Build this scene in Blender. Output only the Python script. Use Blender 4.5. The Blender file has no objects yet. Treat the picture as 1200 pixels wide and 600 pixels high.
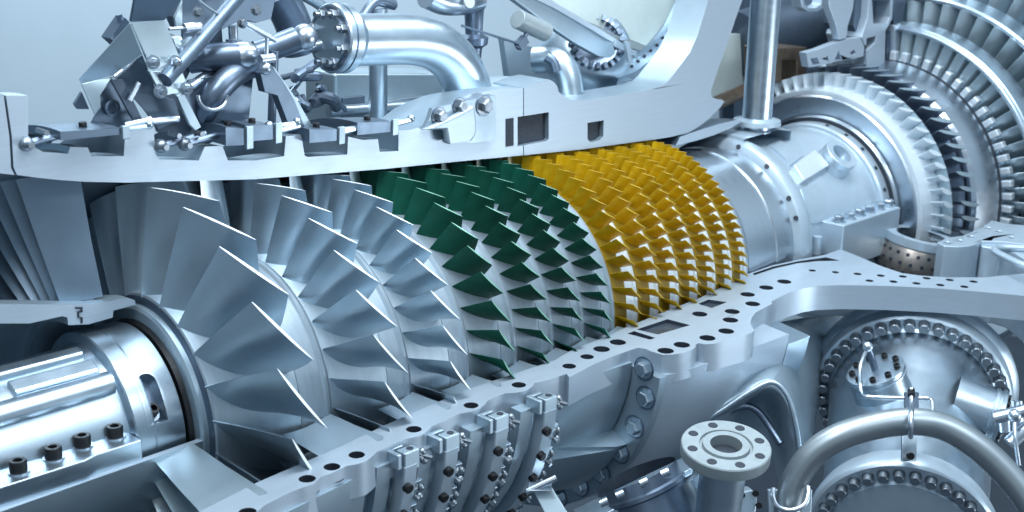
import bpy, bmesh, math, random
from mathutils import Vector as V, Matrix
from mathutils.geometry import tessellate_polygon
random.seed(7)
SC = bpy.context.scene
COL = SC.collection
R = math.radians
pi = math.pi

# ---------------------------------------------------------------- camera frame
YAW, PITCH, ROLL = 0.7820182365668217, 0.29210025045871557, 0.018764355952875525
CAM = V((-2.7348274, -4.8908250, 2.3353035))
FPX = 1526.125                      # focal length in pixels of a 1200 wide picture
FW = V((math.cos(YAW)*math.cos(PITCH), math.sin(YAW)*math.cos(PITCH), -math.sin(PITCH)))
_r = V((math.sin(YAW), -math.cos(YAW), 0)); _u = _r.cross(FW)
RT = _r*math.cos(ROLL) + _u*math.sin(ROLL)
UP = _u*math.cos(ROLL) - _r*math.sin(ROLL)
def ray(x, y): return FW + RT*((x-600)/FPX) + UP*((300-y)/FPX)
def on(ax, x, y, v):
    d = ray(x, y); return CAM + d*((v-CAM[ax])/d[ax])
def Px(x, y, v): return on(0, x, y, v)
def Py(x, y, v=0.0): return on(1, x, y, v)      # point of the vertical plane y = v
def Pz(x, y, v=0.0): return on(2, x, y, v)      # point of the level plane z = v
def Pd(x, y, d): return CAM + ray(x, y)*d       # point at a distance d ahead
def rp(x, r, a):                                # axis along x; a in degrees from the top towards the near side
    a = R(a); return V((x, -r*math.sin(a), r*math.cos(a)))

# ---------------------------------------------------------------- materials
def mat(name, base, metallic=1.0, rough=0.35, var=0.12, bump=0.03, scale=9.0, stretch=(1,1,1), coat=0.0, fine=260.0, rvar=0.12, spots=0.0):
    m = bpy.data.materials.new(name); m.use_nodes = True
    nt = m.node_tree; N = nt.nodes; L = nt.links
    b = N['Principled BSDF']
    tc = N.new('ShaderNodeTexCoord'); mp = N.new('ShaderNodeMapping'); mp.inputs['Scale'].default_value = stretch
    L.new(tc.outputs['Object'], mp.inputs['Vector'])
    n1 = N.new('ShaderNodeTexNoise'); n1.inputs['Scale'].default_value = scale; n1.inputs['Detail'].default_value = 6; n1.inputs['Roughness'].default_value = .65
    n2 = N.new('ShaderNodeTexNoise'); n2.inputs['Scale'].default_value = fine; n2.inputs['Detail'].default_value = 3
    L.new(mp.outputs[0], n1.inputs['Vector']); L.new(mp.outputs[0], n2.inputs['Vector'])
    cr = N.new('ShaderNodeMapRange'); cr.inputs['From Min'].default_value = .3; cr.inputs['From Max'].default_value = .7
    cr.inputs['To Min'].default_value = 1-var; cr.inputs['To Max'].default_value = 1+var*.6
    L.new(n1.outputs['Fac'], cr.inputs['Value'])
    mx = N.new('ShaderNodeVectorMath'); mx.operation = 'SCALE'; mx.inputs[0].default_value = base[:3]
    L.new(cr.outputs[0], mx.inputs['Scale']); 
    oi = N.new('ShaderNodeObjectInfo'); om = N.new('ShaderNodeMapRange'); ov = .16 if ('lacquer' in name or 'blade' in name) else .06
    om.inputs['To Min'].default_value = 1-ov; om.inputs['To Max'].default_value = 1+ov*.6; L.new(oi.outputs['Random'], om.inputs['Value'])
    m2 = N.new('ShaderNodeVectorMath'); m2.operation = 'SCALE'; L.new(mx.outputs[0], m2.inputs[0]); L.new(om.outputs[0], m2.inputs['Scale'])
    L.new(m2.outputs[0], b.inputs['Base Color'])
    rr = N.new('ShaderNodeMapRange'); rr.inputs['From Min'].default_value = .3; rr.inputs['From Max'].default_value = .7
    rr.inputs['To Min'].default_value = max(.04, rough-rvar*.6); rr.inputs['To Max'].default_value = rough+rvar
    n3 = N.new('ShaderNodeTexNoise'); n3.inputs['Scale'].default_value = scale*2.3; n3.inputs['Detail'].default_value = 5
    L.new(mp.outputs[0], n3.inputs['Vector']); L.new(n3.outputs['Fac'], rr.inputs['Value'])
    L.new(rr.outputs[0], b.inputs['Roughness'])
    b.inputs['Metallic'].default_value = metallic
    if 'lacquer' in name: b.inputs['Specular IOR Level'].default_value=.3
    if coat: b.inputs['Coat Weight'].default_value = coat; b.inputs['Coat Roughness'].default_value = .15
    if bump:
        bp = N.new('ShaderNodeBump'); bp.inputs['Strength'].default_value = bump; bp.inputs['Distance'].default_value = .01
        L.new(n2.outputs['Fac'], bp.inputs['Height']); L.new(bp.outputs[0], b.inputs['Normal'])
    return m
M = {}
M['cut']    = mat('machined cut face', (.385,.465,.54), .45, .38, .06, 0, 6.0, (.5,2,14), fine=90, rvar=.03)
M['cast']   = mat('cast casing', (.36,.455,.525), .75, .40, .07, .015, 3.0, fine=140, rvar=.06)
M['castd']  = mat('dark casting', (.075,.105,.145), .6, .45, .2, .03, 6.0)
M['blade']  = mat('silver blade', (.54,.63,.695), 1.0, .33, .07, .003, 2.5, (1,1,1), rvar=.05)
M['blade2'] = mat('silver blade inner row', (.49,.59,.655), 1.0, .31, .07, .003, 2.5, rvar=.05)
M['tip']    = mat('lit blade tip', (.85,.90,.93), .25, .45, .05, .01, 20)  # pale colour paints in the light caught by the tip faces
M['hub']    = mat('rotor hub steel', (.40,.485,.55), .85, .46, .10, .004, 6, (8,1,1), rvar=.05)
M['green']  = mat('green lacquer', (.002,.082,.050), .10, .50, .22, .01, 14, rvar=.08)
M['gtip']   = mat('lit green blade tip', (.16,.36,.28), .3, .45, .15, .01, 40)  # paler green, with the light from above painted in
M['yellow'] = mat('yellow lacquer', (.52,.315,.003), .2, .42, .26, .01, 16, rvar=.08)
M['ytip']   = mat('yellow blade tip', (.42,.29,.03), .3, .45, .15, .01, 40)
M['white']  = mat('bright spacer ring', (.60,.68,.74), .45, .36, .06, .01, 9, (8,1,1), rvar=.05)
M['steel']  = mat('polished steel', (.52,.59,.66), 1.0, .30, .03, .002, 4, rvar=.05)
M['steelr'] = mat('brushed steel', (.50,.595,.67), 1.0, .33, .07, .006, 4, (1,1,3), rvar=.05)
M['dsteel'] = mat('dark steel', (.17,.22,.29), .9, .36, .14, .01, 7, rvar=.06)
M['sheet']  = mat('sheet metal', (.50,.61,.67), .85, .34, .06, .006, 4, rvar=.05)
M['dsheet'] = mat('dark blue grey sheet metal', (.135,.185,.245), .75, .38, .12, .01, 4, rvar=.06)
M['black']  = mat('black oxide bolt', (.02,.022,.025), .6, .42, .2, .02, 30)
M['bolt']   = mat('grey bolt steel', (.26,.30,.34), .9, .36, .12, .01, 12)
M['hole']   = mat('painted recess shade', (.022,.030,.045), .2, .6, .2, .02, 30)  # near-black colour paints in the shade inside holes and recesses
M['pale']   = mat('pale enamel', (.46,.56,.64), .55, .34, .06, .004, 5, rvar=.06)
M['panel']  = mat('pale green white liner', (.50,.58,.57), .1, .5, .08, .01, 4)
M['brown']  = mat('bronze coated metal', (.20,.15,.11), .75, .4, .3, .03, 9)
M['liner']  = mat('perforated bronze liner', (.36,.32,.29), .9, .33, .2, .02, 9)
M['grey']   = mat('grey primer', (.27,.32,.34), .35, .45, .10, .02, 9)
M['yrim']   = mat('shaded yellow rim', (.25,.165,.010), .3, .45, .2, .01, 9)  # yellow darkened to paint in the shade between the blades
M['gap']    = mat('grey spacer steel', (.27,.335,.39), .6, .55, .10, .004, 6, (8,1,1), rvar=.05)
M['vane']   = mat('shaded inlet vane', (.25,.33,.41), .9, .42, .06, .004, 3, rvar=.04)  # darker base paints in the shade and dark reflections of the inlet
M['drum']   = mat('turned silver drum', (.60,.67,.73), 1.0, .30, .03, .003, 3, (10,1,1), rvar=.03)
M['pipe']   = mat('satin grey pipe', (.34,.39,.42), .9, .40, .05, .006, 4, rvar=.04)
M['wall']   = mat('pale hall wall', (.56,.69,.78), 0, .8, .05, .01, .6)
M['floor']  = mat('dark hall floor', (.05,.065,.085), 0, .5, .1, .01, .6)

# ---------------------------------------------------------------- mesh builder
class MB:
    def __init__(s): s.v=[]; s.f=[]; s.m=[]; s.s=[]
    def add(s, vs, fs, m=0, smooth=True):
        o=len(s.v); s.v += [tuple(v) for v in vs]
        for f in fs: s.f.append([i+o for i in f]); s.m.append(m); s.s.append(smooth)
        return s
    def grid(s, rows, m=0, closeu=False, closev=False, smooth=True):
        n=len(rows); k=len(rows[0]); vs=[p for r in rows for p in r]; fs=[]
        for i in range(n if closev else n-1):
            for j in range(k if closeu else k-1):
                a=i*k+j; b=i*k+(j+1)%k; c=((i+1)%n)*k+(j+1)%k; d=((i+1)%n)*k+j
                fs.append((a,b,c,d))
        return s.add(vs, fs, m, smooth)
    def ngon(s, loop, m=0, holes=()):
        loops=[[V(p) for p in loop]]+[[V(p) for p in h] for h in holes]
        tri=tessellate_polygon(loops); flat=[p for l in loops for p in l]
        return s.add(flat, [t for t in tri], m, False)
    def lathe(s, prof, a0=0, a1=360, n=None, m=0, closed=False, capm=None):
        # profile [(x, r)] swung about the rotor axis
        full = abs(a1-a0) >= 359.9
        n = n or max(6, int(abs(a1-a0)/3))
        rows=[[rp(x,r,a0+(a1-a0)*i/n) for x,r in prof] for i in range(n if full else n+1)]
        s.grid(rows, m, closeu=closed, closev=full)
        if closed and not full:
            s.ngon(rows[0], m if capm is None else capm); s.ngon(rows[-1], m if capm is None else capm)
        return s
    def rev(s, o, ax, prof, n=32, m=0, a0=0, a1=360, ref=None):
        # profile [(height along ax, radius)] swung about the axis through o
        o=V(o); ax=V(ax).normalized(); t=V(ref) if ref else (V((0,0,1)) if abs(ax.z)<.9 else V((1,0,0)))
        u=(t-ax*t.dot(ax)).normalized(); w=ax.cross(u); full=abs(a1-a0)>=359.9
        rows=[]
        for i in range(n if full else n+1):
            a=R(a0+(a1-a0)*i/n); d=u*math.cos(a)+w*math.sin(a)
            rows.append([o+ax*h+d*r for h,r in prof])
        return s.grid(rows, m, closev=full)
    def cyl(s, p, q, r, r2=None, n=20, m=0):
        p=V(p); q=V(q); h=(q-p).length
        return s.rev(p, q-p, [(0,0),(0,r),(h,r if r2 is None else r2),(h,0)], n, m)
    def ball(s, c, r, m=0, n=20):
        return s.rev(c, (0,0,1), [(-r*math.cos(pi*i/10), r*math.sin(pi*i/10)) for i in range(11)], n, m)
    def hexa(s, p, d, r, h, m=0, mc=None):           # hexagon bolt head on a washer
        d=V(d).normalized(); p=V(p)
        s.rev(p, d, [(0,r*1.35),(h*.18,r*1.35),(h*.18,0)], 18, m)
        t=V((random.uniform(-.5,.5),.4,.9)); u=(t-d*t.dot(d)).normalized(); w=d.cross(u)
        ring=lambda hh,rr:[p+d*hh+(u*math.cos(pi/3*i)+w*math.sin(pi/3*i))*rr for i in range(6)]
        A,B,C2=ring(h*.15,r),ring(h*.85,r),ring(h,r*.82)
        s.grid([A,B,C2],m,closeu=True,smooth=False); s.ngon(C2,m)
        return s
    def sock(s, p, d, r, h, m=0):                     # socket head cap screw
        s.rev(p, d, [(0,r*.98),(h*.9,r),(h,r*.9),(h,r*.55),(h*.5,r*.5),(h*.5,0)], 18, m); return s
    def prism(s, loop, vec, holes=(), m=0, ms=None, back=True, mh=None):
        vec=V(vec); ms=m if ms is None else ms
        s.ngon(loop,m,holes)
        for i,l in enumerate([loop]+list(holes)):
            a=[V(p) for p in l]; b=[p+vec for p in a]
            s.grid([a,b],ms if (i==0 or mh is None) else mh,closeu=True,smooth=True)
        if back: s.ngon([V(p)+vec for p in loop],m,[[V(p)+vec for p in h] for h in holes])
        return s
    def box(s, c, ux, uy, uz, m=0):
        c=V(c); ux=V(ux); uy=V(uy); uz=V(uz)
        vs=[c+ux*i+uy*j+uz*k for i in (-1,1) for j in (-1,1) for k in (-1,1)]
        return s.add(vs,[(0,1,3,2),(4,6,7,5),(0,4,5,1),(2,3,7,6),(0,2,6,4),(1,5,7,3)],m,False)
    def tube(s, pts, r, n=16, m=0, steps=6, cap=True):
        P=[V(p) for p in pts]; Q=[]
        if len(P)>2 and steps>1:
            E=[P[0]*2-P[1]]+P+[P[-1]*2-P[-2]]
            for i in range(1,len(E)-2):
                for k in range(steps):
                    t=k/steps; a,b,c,d=E[i-1],E[i],E[i+1],E[i+2]
                    Q.append(.5*((2*b)+(c-a)*t+(2*a-5*b+4*c-d)*t*t+(3*b-a-3*c+d)*t**3))
            Q.append(P[-1])
        else: Q=P
        T=[(Q[min(i+1,len(Q)-1)]-Q[max(i-1,0)]).normalized() for i in range(len(Q))]
        u=T[0].orthogonal().normalized(); rows=[]
        for i,(p,t) in enumerate(zip(Q,T)):
            u=(u-t*u.dot(t)).normalized(); w=t.cross(u)
            rr=r(i/(len(Q)-1)) if callable(r) else r
            rows.append([p+(u*math.cos(2*pi*k/n)+w*math.sin(2*pi*k/n))*rr for k in range(n)])
        s.grid(rows,m,closeu=True)
        if cap: s.ngon(rows[0],m); s.ngon(rows[-1],m)
        return s
    def build(s, name, mats, parent=None, bevel=0, ang=35, kind=None, loc=None):
        me=bpy.data.meshes.new(name); me.from_pydata(s.v,[],s.f)
        for x in (mats if isinstance(mats,(list,tuple)) else [mats]): me.materials.append(M[x])
        me.polygons.foreach_set('material_index', s.m); me.polygons.foreach_set('use_smooth', [bool(x) for x in s.s])
        bm=bmesh.new(); bm.from_mesh(me)
        bmesh.ops.remove_doubles(bm, verts=bm.verts, dist=1e-5)
        bmesh.ops.recalc_face_normals(bm, faces=bm.faces)
        for f in bm.faces: f.smooth=True
        bm.to_mesh(me); bm.free()
        me.set_sharp_from_angle(angle=R(ang))
        ob=bpy.data.objects.new(name, me); COL.objects.link(ob)
        if parent: attach(ob, parent)
        if kind: ob['kind']=kind
        if bevel:
            b=ob.modifiers.new('edge','BEVEL'); b.width=bevel; b.segments=2; b.limit_method='ANGLE'; b.angle_limit=R(40); b.harden_normals=True
        return ob
def attach(ob, parent):
    ob.parent=parent
    if parent.type=='EMPTY': ob.matrix_parent_inverse=Matrix.Translation(-V(parent.location))
def thing(name, label, cat, loc, group=None):
    o=bpy.data.objects.new(name, None); COL.objects.link(o); o.location=loc; o.empty_display_size=.1
    return tag(o, label, cat, group)
def tag(o, label, cat, group=None):
    o['label']=label; o['category']=cat
    if group: o['group']=group
    return o
def circ(c, r, ux=V((1,0,0)), uy=V((0,1,0)), n=20):
    return [V(c)+ux*(r*math.cos(2*pi*i/n))+uy*(r*math.sin(2*pi*i/n)) for i in range(n)]
# ---------------------------------------------------------------- rotor wheels
def blade_mesh(sections, tipm=True, n=9):
    # section: r, xL, fL, xT, fT (radians about the axis), camber, thickness
    b=MB(); rows=[]
    for (r,xL,fL,xT,fT,cam,th) in sections:
        dx=xT-xL; dt=r*(fT-fL); ln=math.hypot(dx,dt); nx,nt=-dt/ln,dx/ln
        up,lo=[],[]
        for i in range(n):
            t=i/(n-1); c=cam*ln*4*t*(1-t); h=th*(.14+.86*(4*t*(1-t))**.6)*(1.12-.3*t)*.5
            for L_,sg in ((up,1),(lo,-1)):
                o=c+sg*h; x=xL+dx*t+nx*o; a=(dt*t+nt*o)/r+fL
                L_.append(V((x,-r*math.sin(a),r*math.cos(a))))
        rows.append(up+lo[::-1])
    b.grid(rows,0,closeu=True)
    k=len(rows[-1]); top=rows[-1]
    for i in range(n-1): b.add([top[i],top[i+1],top[k-2-i],top[k-1-i]],[(0,1,2,3)],1,False)
    return b
WG='bladed wheels of the compressor rotor'
def wheel(label, x0, x1, r0, r1, dphi, phL, tip, root, fan, mats, rimm='hub', nsec=5, a_lo=-75, a_hi=112, lip=.012, gapm=None, xgap=None):
    # tip = (R_LE, xL, R_TE, xT, dphi_tip, camber, thick); root = (xL, xT, dphi_root, camber, thick, offset)
    t=thing('bladed_wheel', label, 'bladed wheel', (x0,0,0), WG)
    xg=xgap or x1
    rr=lambda x: r0+(r1-r0)*(x-x0)/(x1-x0)
    b=MB().lathe([(x0,.3),(x0,rr(x0)-.008),(x0+.006,rr(x0)),(xg-.002,rr(xg)) ]+([(xg,rr(xg)-.004),(xg,.3)]), -100, 260, 120)
    b.build('hub', rimm, t, ang=30)
    if xgap:
        MB().lathe([(xg+.001,.3),(xg+.001,rr(xg)),(x1-.03,rr(x1)),(x1-.02,rr(x1)+lip),(x1-.004,rr(x1)+lip),(x1-.004,.3)], -100, 260, 120).build('spacer_ring', gapm or rimm, t, ang=30)
    R1,xL,R2,xT,dt,ct,tt=tip; rxL,rxT,dr,cr,tr,off=root
    secs=[]
    for i in range(nsec):
        s=i/(nsec-1); e=s**1.15
        rb=min(rr(rxL),rr(rxT))-.012
        r=rb+((R1+R2)/2-rb)*s
        secs.append((r, rxL+(xL-rxL)*s, off*(1-s), rxT+(xT-rxT)*e, off*(1-s)+dr+(dt-dr)*e, cr+(ct-cr)*s, tr+(tt-tr)*s))
    bm=blade_mesh(secs)
    # follow the slope of the casing along the tip
    first=None; k0=math.ceil((R(a_lo)-phL)/dphi); k1=math.floor((R(a_hi)-phL)/dphi)
    for k in range(k0,k1+1):
        if first is None: ob=first=bm.build('blade', mats, t, ang=40)
        else:
            ob=first.copy(); COL.objects.link(ob); attach(ob,t)
        ob.rotation_euler=(phL+dphi*k,0,0)
    return t
SB=['blade','tip']; SB2=['blade2','tip']; GB=['green','gtip']; YB=['yellow','ytip']
wheel('wheel of the broadest silver blades, foremost on the rotor beside the bearing housing', -.06,.475,.515,.588,.2896,.2568,
      (1.0,.0,.971,.1709,.2963,.03,.012),(-.062,.325,.37,.11,.034,-.03),1,SB, xgap=.335, gapm='gap', lip=.010)
wheel('second silver bladed wheel, between the broadest blades and the narrower silver row', .48,.885,.592,.642,.2247,-.021,
      (.9307,.5361,.9117,.6692,.2204,.03,.010),(.487,.77,.225,.12,.026,-.02),2,SB, xgap=.775, gapm='gap')
wheel('third silver bladed wheel, directly in front of the first green blades', .89,1.235,.645,.668,.1871,.0332,
      (.8929,.9406,.8809,1.0463,.1831,.03,.009),(.895,1.12,.165,.12,.022,-.02),3,SB2, xgap=1.125, gapm='gap')
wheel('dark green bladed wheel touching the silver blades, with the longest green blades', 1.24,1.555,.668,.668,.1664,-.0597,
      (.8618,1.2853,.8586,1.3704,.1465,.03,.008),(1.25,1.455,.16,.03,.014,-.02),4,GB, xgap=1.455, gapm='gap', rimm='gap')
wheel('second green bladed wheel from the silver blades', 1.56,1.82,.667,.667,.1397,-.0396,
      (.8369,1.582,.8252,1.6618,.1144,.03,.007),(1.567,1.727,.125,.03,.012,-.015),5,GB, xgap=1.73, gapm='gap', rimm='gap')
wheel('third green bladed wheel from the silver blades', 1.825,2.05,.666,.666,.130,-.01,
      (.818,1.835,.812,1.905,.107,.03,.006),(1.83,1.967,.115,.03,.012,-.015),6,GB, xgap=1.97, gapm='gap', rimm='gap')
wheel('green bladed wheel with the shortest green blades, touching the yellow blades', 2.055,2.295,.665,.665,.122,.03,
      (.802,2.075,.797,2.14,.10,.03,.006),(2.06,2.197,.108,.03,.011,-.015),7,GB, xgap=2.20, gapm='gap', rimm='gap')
YN=[55,61,66,70,74,76,78]; YX=[2.30,2.50,2.68,2.86,3.03,3.20,3.36,3.50]; YR=[.79,.779,.768,.759,.751,.744,.737]
YL=['yellow bladed wheel touching the green blades, with the longest yellow blades','second yellow bladed wheel counting from the green blades','third yellow bladed wheel counting from the green blades',
    'middle yellow bladed wheel, fourth from the green blades','fifth yellow bladed wheel from the green, third from the bare drum','sixth yellow bladed wheel from the green, last but one before the bare drum','last yellow bladed wheel with the shortest blades, beside the bare silver drum']
for i in range(7):
    x0,x1=YX[i],YX[i+1]-.005; w=.085-.004*i
    wheel(YL[i], x0,x1,.664,.662,2*pi/YN[i],random.uniform(0,.1),
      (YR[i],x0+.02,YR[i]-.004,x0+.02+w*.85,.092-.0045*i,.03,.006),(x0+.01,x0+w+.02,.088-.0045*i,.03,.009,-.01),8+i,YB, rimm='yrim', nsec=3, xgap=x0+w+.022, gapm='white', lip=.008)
# bare drum behind the last yellow wheel
d=thing('rotor_drum','bare polished silver drum between the last yellow wheel and the combustion casing','drum',(3.5,0,0))
MB().lathe([(3.5,.3),(3.5,.655),(3.53,.655),(3.54,.60),(3.60,.60),(3.605,.612),(3.72,.612),(3.725,.60)],0,360,120).build('front_ring','drum',d)
MB().lathe([(3.726,.3),(3.726,.607),(3.90,.607),(3.905,.615),(3.99,.615),(3.995,.60),(4.25,.60),(4.25,.3)],0,360,120).build('shell','drum',d)
# ---------------------------------------------------------------- upper casing half (cut open along y = 0)
def revolve_outline(mb, loop, a0, a1, n, holes=(), m=0, ms=None, back=True):
    # loop of points on y = 0 swung about the rotor axis: a solid segment with a cut face
    ms=m if ms is None else ms
    def sw(p,a): return rp(p[0],p[2],a)
    for l in [loop]:
        rows=[[sw(p,a0+(a1-a0)*i/n) for p in l] for i in range(n+1)]
        mb.grid(rows,ms,closeu=True)
    mb.ngon([sw(p,a0) for p in loop],m,[[sw(p,a0) for p in h] for h in holes])
    mb.ngon([sw(p,a1) for p in loop],m)
def poly(pts, y=0.0): return [Py(a,b,y) for a,b in pts]
uc=thing('upper_casing','upper casing half with a pale machined cut face, notched along its top above the blades','casing',(1.5,0,1.05))
left=[(20,205),(42,208),(70,211),(100,213),(150,214),(200,212.5),(250,211.5),(300,210),(350,206),(400,202),(450,198),(500,193),(550,188),(613,182),(613,170.3),(606.5,171.5),(606.5,137),(613,136),
      (613,103),(585,104),(553,110),(545,113),(505,143),(482,152),(467,153),(467,177),(445,178),(443,163),(425,164),(408,160),(407,181),(360,184),(357,182),(353,158),(335,160),(333,183),(300,188),(267,188),(261,172),(257,171),(240,172),(233,188),(187,187),(182,180),(180,150),(147,152),(145,183),(107,183),(103,173),(82,172),(80,180),(50,178),(40,172),(33,170),(33,112),(7,112),(14,160),(16,196)]
b=MB(); revolve_outline(b, poly(left), 0, -80, 40, m=0, ms=1)
b.build('front_shell',['cut','cast'],uc,ang=30)
front_end=[(-330,170),(-330,30),(-60,104),(4,110),(11,160),(13,197),(17,205),(-10,202)]
b=MB(); revolve_outline(b, poly(front_end), 0, -80, 30, m=0, ms=1); b.build('inlet_shell',['cut','cast'],uc)
rear_out=[(614,182),(683,175),(725,169),(767,163.5),(783,161),(797,158),(806,156),(815,151),(823,145.5),(830,140),(838,132),(844,126),(849,119),(846,117),(840,116),(835,114),(833,110),(834,104),(838,92),(843,77),(848,63),(853,50),(861,25),(870,0),(884,-40),(842,-40),(830,0),(817,43),(808,62),(797,77),(783,95),(776,101),(763,105),(740,109),(715,113),(690,117),(670,118),(660,112),(655,108),(653,101),(650,97),(645,93.5),(633,96),(614,103),(614,136),(643,131.5),(643,163),(641,165),(614,170.3)]
slots=[[(592.5,139.5),(601.5,138),(601.5,170.5),(592.5,172)],[(606.5,137),(643,131.5),(643,163),(641,165),(606.5,171.5)],[(688.5,144),(707.5,141),(707,160),(702,164.5),(692,167),(688.5,163)]]
b=MB(); lp=poly(rear_out); 
b.prism(lp,(0,.24,0),[poly(s) for s in slots[2:]],m=0,ms=1); b.build('rear_shell',['cut','cast'],uc,bevel=.006)
# slot pockets: one in the front shell is a flat dark plate painting in its shade, the others are real pockets with floors
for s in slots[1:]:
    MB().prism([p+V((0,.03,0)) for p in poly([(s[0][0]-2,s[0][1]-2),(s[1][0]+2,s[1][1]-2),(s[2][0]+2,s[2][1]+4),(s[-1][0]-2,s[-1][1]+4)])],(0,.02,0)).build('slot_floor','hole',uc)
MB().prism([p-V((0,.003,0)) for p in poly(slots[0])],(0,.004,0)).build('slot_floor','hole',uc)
# casing wall behind the rear face: far part of the shell as a curved wall
b=MB(); prof=[(1.9,.83),(3.40,.755),(3.70,.75),(3.9,.80),(3.85,.84),(3.4,.80),(1.9,.90)]
b.lathe(prof,-8,-85,24,closed=True); b.build('far_wall','cast',uc)
# bolted bracket with a gusset on the face
br=MB()
br.prism(poly([(581,112),(545,119),(507,127),(503,140),(497,152),(523,150),(527,169),(560,167),(576,165),(581,158)],-.03),(0,.028,0),m=0)
bk=br.build('bracket','cast',uc,bevel=.008)
b=MB(); b.prism(poly([(496,153),(528,138.5),(557,123),(559,140),(559,158),(553,166),(526,169.5),(523,152)],-.075),(0,.043,0)); b.build('gusset','cut',bk,bevel=.016)
for (px,py,rr) in ((514,136,.032),(538,124,.030),(567,123.5,.038)):
    MB().hexa(Py(px,py,-.03),(0,-1,0),rr,.04).build('bolt','bolt',bk,ang=25)
    MB().rev(Py(px,py,-.031),(0,-1,0),[(0,rr*1.5),(.006,rr*1.5),(.006,rr*1.2)],24).build('bolt_seat','dsteel',bk)
# actuator ring stations on the outside of the shell: curved channel sections
def station(px0,px1,pt,pb,a1,lead):
    A=[(px0,pt+2),(px1,pt),(px1,pb),(px0,pb+1)]
    s=thing('actuator_ring', lead, 'ring section', Py(px0,pb,0), 'vane actuator ring sections along the upper casing')
    p0=Py(px0,pb-2); p1=Py(px1,pt+1); x0,x1=p0.x,p1.x; ra,rb=p0.z,p1.z
    MB().lathe([(x0,ra),(x1,ra-.01),(x1,rb),(x0,rb+.02)],3,-55,24,closed=True).build('ring_band','dsheet',s)
    MB().prism([rp(x1-.0,ra-.03,3.6),rp(x1+.035,ra-.03,3.6),rp(x1+.035,rb+.012,3.6),rp(x1-.0,rb+.012,3.6)],(0,.02,0)).build('end_flange','cast',s,bevel=.004)
    b=MB(); c=rp(x1+.075,(ra+rb)/2+.03,2); b.cyl(rp(x1+.03,rb-.01,2),rp(x1+.13,rb-.012,2),.012,n=10); b.ball(rp(x1+.14,rb-.005,2),.020); b.cyl(rp(x1+.03,ra+.02,2),rp(x1+.15,ra+.03,2),.014,n=10)
    b.build('link','steelr',s)
    MB().cyl(rp((x0+x1)/2,rb+.0,0),rp((x0+x1)/2,rb+.03,0),.018,n=6).build('bolt','black',s)
station(62,132,146,163,-50,'curved dark ring section at the left end of the upper casing, beside the triangular plate')
station(256,278,147,170,-50,'short dark ring section just right of the wide dark plate on the upper casing')
station(279,312,143,165,-50,'dark ring section between the hooked plate and the dark curved arm')
station(354,387,148,167,-50,'dark ring section at the foot of the dark curved arm')
station(410,450,139,158,-50,'grey ring section nearest to the pipe elbow, behind its bolted bracket')
# clevis links lying in the notches
for px,py,lab in ((50,160,'small steel clevis rod at the far left notch of the upper casing'),(205,163,'small steel clevis rod below the light strap'),(232,161,'second small steel clevis rod right of the light strap foot')):
    t=thing('link_rod',lab,'link rod',Py(px,py,-.01),'link rods lying along the upper casing')
    p=Py(px,py,.0)
    b=MB(); b.cyl(p-V((.07,0,.02)),p+V((.16,.02,.0)),.016,n=10); b.build('rod','dsteel',t)
    b=MB(); b.ball(p-V((.07,0,.02)),.03); b.cyl(p-V((.07,.05,.02)),p+V((-.07,.05,-.02)),.013,n=10); b.cyl(p-V((0,.04,-.02)),p+V((0,.04,.02)),.012,n=8); b.build('rod_end','bolt',t)

# ---------------------------------------------------------------- stator vanes hanging from the upper casing, visible between the wheels
def vane_row(parent, x0, x1, ri, ro, angs, stag, m='blade'):
    f=None
    b=blade_mesh([(ri,x0,0,x1,-stag*.7,.08,.012),((ri+ro)/2,x0,0,x1,-stag*.8,.08,.011),(ro,x0,0,x1,-stag,.08,.010)],n=7)
    for a in angs:
        if f is None: f=o=b.build('stator_vane',[m,m],parent)
        else: o=f.copy(); COL.objects.link(o); attach(o,parent)
        o.rotation_euler=(R(a),0,0)
gaps=[(.27,.44,.58,.955),(.745,.87,.64,.905),(1.10,1.22,.67,.872),(1.43,1.54,.67,.845),(1.70,1.80,.67,.83),(1.95,2.04,.67,.815),(2.185,2.28,.67,.80)]
for i,(x0,x1,ri,ro) in enumerate(gaps):
    st=360/[26,32,38,44,50,54,58][i]
    vane_row(uc,x0,x1,ri+.01,ro+.03,[-3-st*k for k in range(6 if i<3 else 4)],.10)

# ---------------------------------------------------------------- lower casing half: flange plate at axis height
lc=thing('lower_casing','lower casing half with a pale bolt-holed flange running diagonally below the blades','casing',(1.5,-1,0))
inner=[(120,650),(233,600),(302,565),(400,523),(447,500),(543,458),(650,422),(672,409),(712,394),(728,386),(772,368),(818,350),(866,327),(876,321),(905,311),(935,304.5),(965,299),(985,292),(1005,300),(1033,312),(1045,316),(1057,320),(1080,323),(1110,325),(1153,325),(1215,319)]
outer=[(1215,348),(1150,342),(1100,338),(1040,335),(987,334),(960,335),(943,337.5),(925,343),(912,349),(904,353),(904.5,356),(897,360),(886,366),(881,372),(879.5,378),(881,383),(884,386.5),(881,390),(872,393),(850,399),(838,402.5),(826,403.5),(818,402),(815,404),(815,407),(810,410),(800,413.5),(788,415.5),(776,415.5),(764,412),(757,409),(748,407.5),(741,409.5),(720,417),(697,426.5),(667,442),(664,438),(643,445),(626,449),(624,453),(616,458),(606,460),(592,461),(578,466.5),(571,470),(568,474),(560,480),(549,483),(538,485),(520,494),(506,499.5),(502,504),(494,510),(483,513),(472,515.5),(458,522),(441,530),(436,535),(428,541),(418,544),(406,546),(398,550),(386,555.5),(376,559),(368,567),(354,571.5),(340,577),(310,592),(297,604),(270,614),(200,645),(170,665)]
def zc(px,py,rr,z=0): return circ(Pz(px,py,z),rr,n=18)
bigholes=[(290,600),(360,561),(389,547),(418,533),(485,503),(552,475),(608,451),(667,429),(688,418),(705,409),(724,401),(780,411),(799,404),(829,396),(851,388),(856,375),(858,365),(820,368),(876,345),(882,356),(898,337),(919,330)]
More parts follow.
